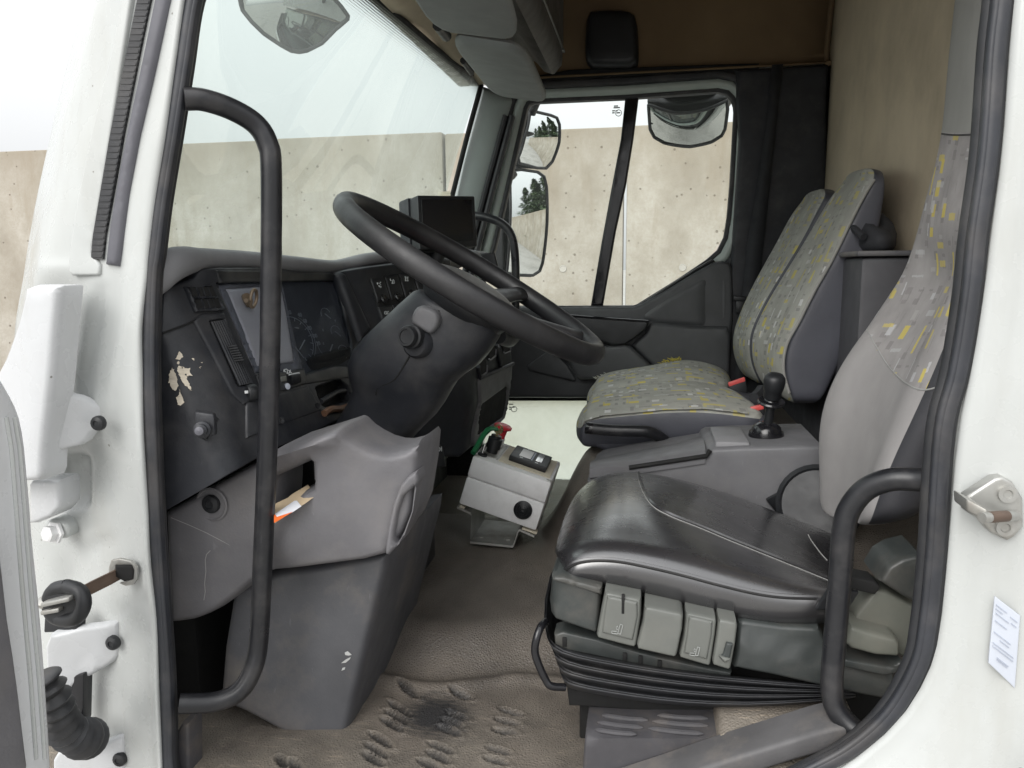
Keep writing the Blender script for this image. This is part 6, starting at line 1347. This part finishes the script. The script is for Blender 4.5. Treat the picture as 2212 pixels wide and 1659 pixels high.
relief('skirt_shadow', zl('B5', [(500, 860), (900, 960), (1250, 1050), (1250, 1290), (1150, 1300), (700, 1220), (490, 1150)]), 1.03, 'void_black', ds, 'v', .02, 3, 0, step=30)
cl_ = relief('clip_plate', zl('B5', [(250, 1105), (300, 1090), (480, 1130), (700, 1195), (860, 1235), (1110, 1290), (1220, 1310), (1215, 1345), (1000, 1325), (600, 1250), (330, 1195), (255, 1165)]), 1.0, 'seat_plastic', ds, 'v', .03, 5, .005, step=18)
multi('clip_notch', [box_vf(q('B5', x, y, .998), (.006, 0, 0), (0, .004, 0), (0, 0, -.014), .001) for x, y in ((296, 1120), (625, 1205), (710, 1220), (815, 1245))], 'void_black', cl_)
# rubber bellows
topl = [(198, 1090), (215, 1150), (330, 1200), (600, 1250), (900, 1300), (1300, 1345), (1700, 1380), (1900, 1400)]
botl = [(300, 1385), (330, 1400), (420, 1425), (700, 1470), (950, 1500), (1300, 1512), (1700, 1478), (1900, 1450)]
secs = []; NBL = 21
for k in range(NBL):
    t_ = k / (NBL - 1); wob = .5 - .5 * math.cos(2 * math.pi * 4.0 * t_ ); wob = wob ** .6
    Yb = 1.0 - .026 * wob + .01 * t_; row = []
    line = [(lerp(a[0], b_[0], t_ ** .85), lerp(a[1], b_[1], t_)) for a, b_ in zip(topl, botl)]
    near_ = [q('B5', x, y, Yb + (.025 if i == 0 else (.006 if i == 1 else 0))) for i, (x, y) in enumerate(line)]
    f0 = near_[0]; row = [f0 + Vector((.02, .42, .02)), f0 + Vector((-.012 - .012 * wob, .30, .01)), f0 + Vector((-.012 - .012 * wob, .10, .0))] + near_
    secs.append(row)
grid('bellows', secs, 'black_rubber', ds, .006, (.4, .8, 0), sharp=180, subd=1)
relief('seat_pedestal', zl('B5', [(318, 1385), (700, 1440), (1700, 1450), (1760, 1500), (1760, 1575), (1100, 1550), (460, 1500), (332, 1495)]), 1.03, 'void_black', ds, 'v', .40, 4, .004, step=40)
abox('pedestal_core', (-.09, 1.06, FZ - .02), (.34, 1.45, 1.20), 'void_black', ds, .01)
tube('slide_bar', [q('B5', 205, 1035, 1.02), q('B5', 178, 1065, 1.0), q('B5', 155, 1130, .99), q('B5', 147, 1200, .99), q('B5', 170, 1275, .99), q('B5', 205, 1350, .99), q('B5', 235, 1385, .99), q('B5', 310, 1392, 1.0)], .0055, 'gloss_black', ds, 6, 12)
# recliner hardware beside the cushion
relief('recliner_plate', zl('B6', [(565, 775), (620, 790), (760, 862), (755, 960), (735, 1085), (700, 1118), (640, 1090), (440, 965), (470, 890)]), 1.0, 'olive_grey', ds, 'v', .04, 8, .008, step=14)
relief('recliner_arm', zl('B6', [(578, 742), (625, 665), (690, 628), (780, 606), (820, 640), (790, 720), (780, 860), (700, 820)]), .985, 'seat_plastic', ds, 'v', .06, 9, .012, step=14)
relief('recliner_lever', zl('B6', [(440, 958), (520, 985), (660, 1022), (683, 1045), (685, 1100), (670, 1116), (560, 1108), (440, 1075), (412, 1045)]), .965, 'olive_grey', ds, 'v', .04, 9, .010, step=12)
obox('belt_anchor', q('B6', 265, 880, .975), q('B6', 330, 780, .975) - q('B6', 265, 880, .975), Vector((.04, .01, -.005)), Vector((0, .01, .0)), 'black_plastic', ds, .003)
relief('belt_stalk', zl('B6', [(430, 715), (560, 740), (590, 770), (560, 806), (440, 780)]), .99, 'void_black', ds, 'v', .03, 4, .004, step=14)
relief('side_tray', zl('B6', [(395, 1120), (640, 1165), (690, 1130), (700, 1150), (660, 1195), (600, 1205), (395, 1160)]), .968, 'seat_plastic', ds, 'v', .03, 4, .005, step=14)

# ================================================================== behind the seats
lk_ = thing('rear_locker', 'dark grey locker box behind the seats against the tan rear lining', 'locker', (XR - .08, 1.7, 1.0))
zt = V(1935, 545, 1.85).z
abox('box', (XR - .13, 1.62, FZ), (XR - .006, 2.55, zt - .012), 'locker_dark', lk_, .01); abox('lid', (XR - .14, 1.61, zt - .011), (XR - .006, 2.56, zt), 'kick_grey', lk_, .004)
bg_ = thing('bag', 'small black bag lying on the rear locker behind the passenger seat', 'bag', (XR - .06, 1.9, zt))
c = V(1918, 530, 1.82); c.z = zt
secs = []
for s_, z_ in ((.85, .001), (1, .012), (1, .035), (.85, .055), (.45, .07), (.1, .074)):
    secs.append([Vector((XR - .065 + .05 * s_ * math.cos(a), c.y + .095 * s_ * math.sin(a) * (1 + .12 * math.sin(3 * a)), zt + z_ * (1 + .25 * math.sin(2 * a + 1)))) for a in [2 * math.pi * i / 20 for i in range(20)]])
loft('pouch', secs, 'belt_web', bg_, True, sharp=180)
tube('strap', [Vector((XR - .10, c.y - .09, zt + .03)), Vector((XR - .12, c.y - .02, zt + .06)), Vector((XR - .11, c.y + .09, zt + .02))], .008, 'belt_web', bg_, 5, 8)
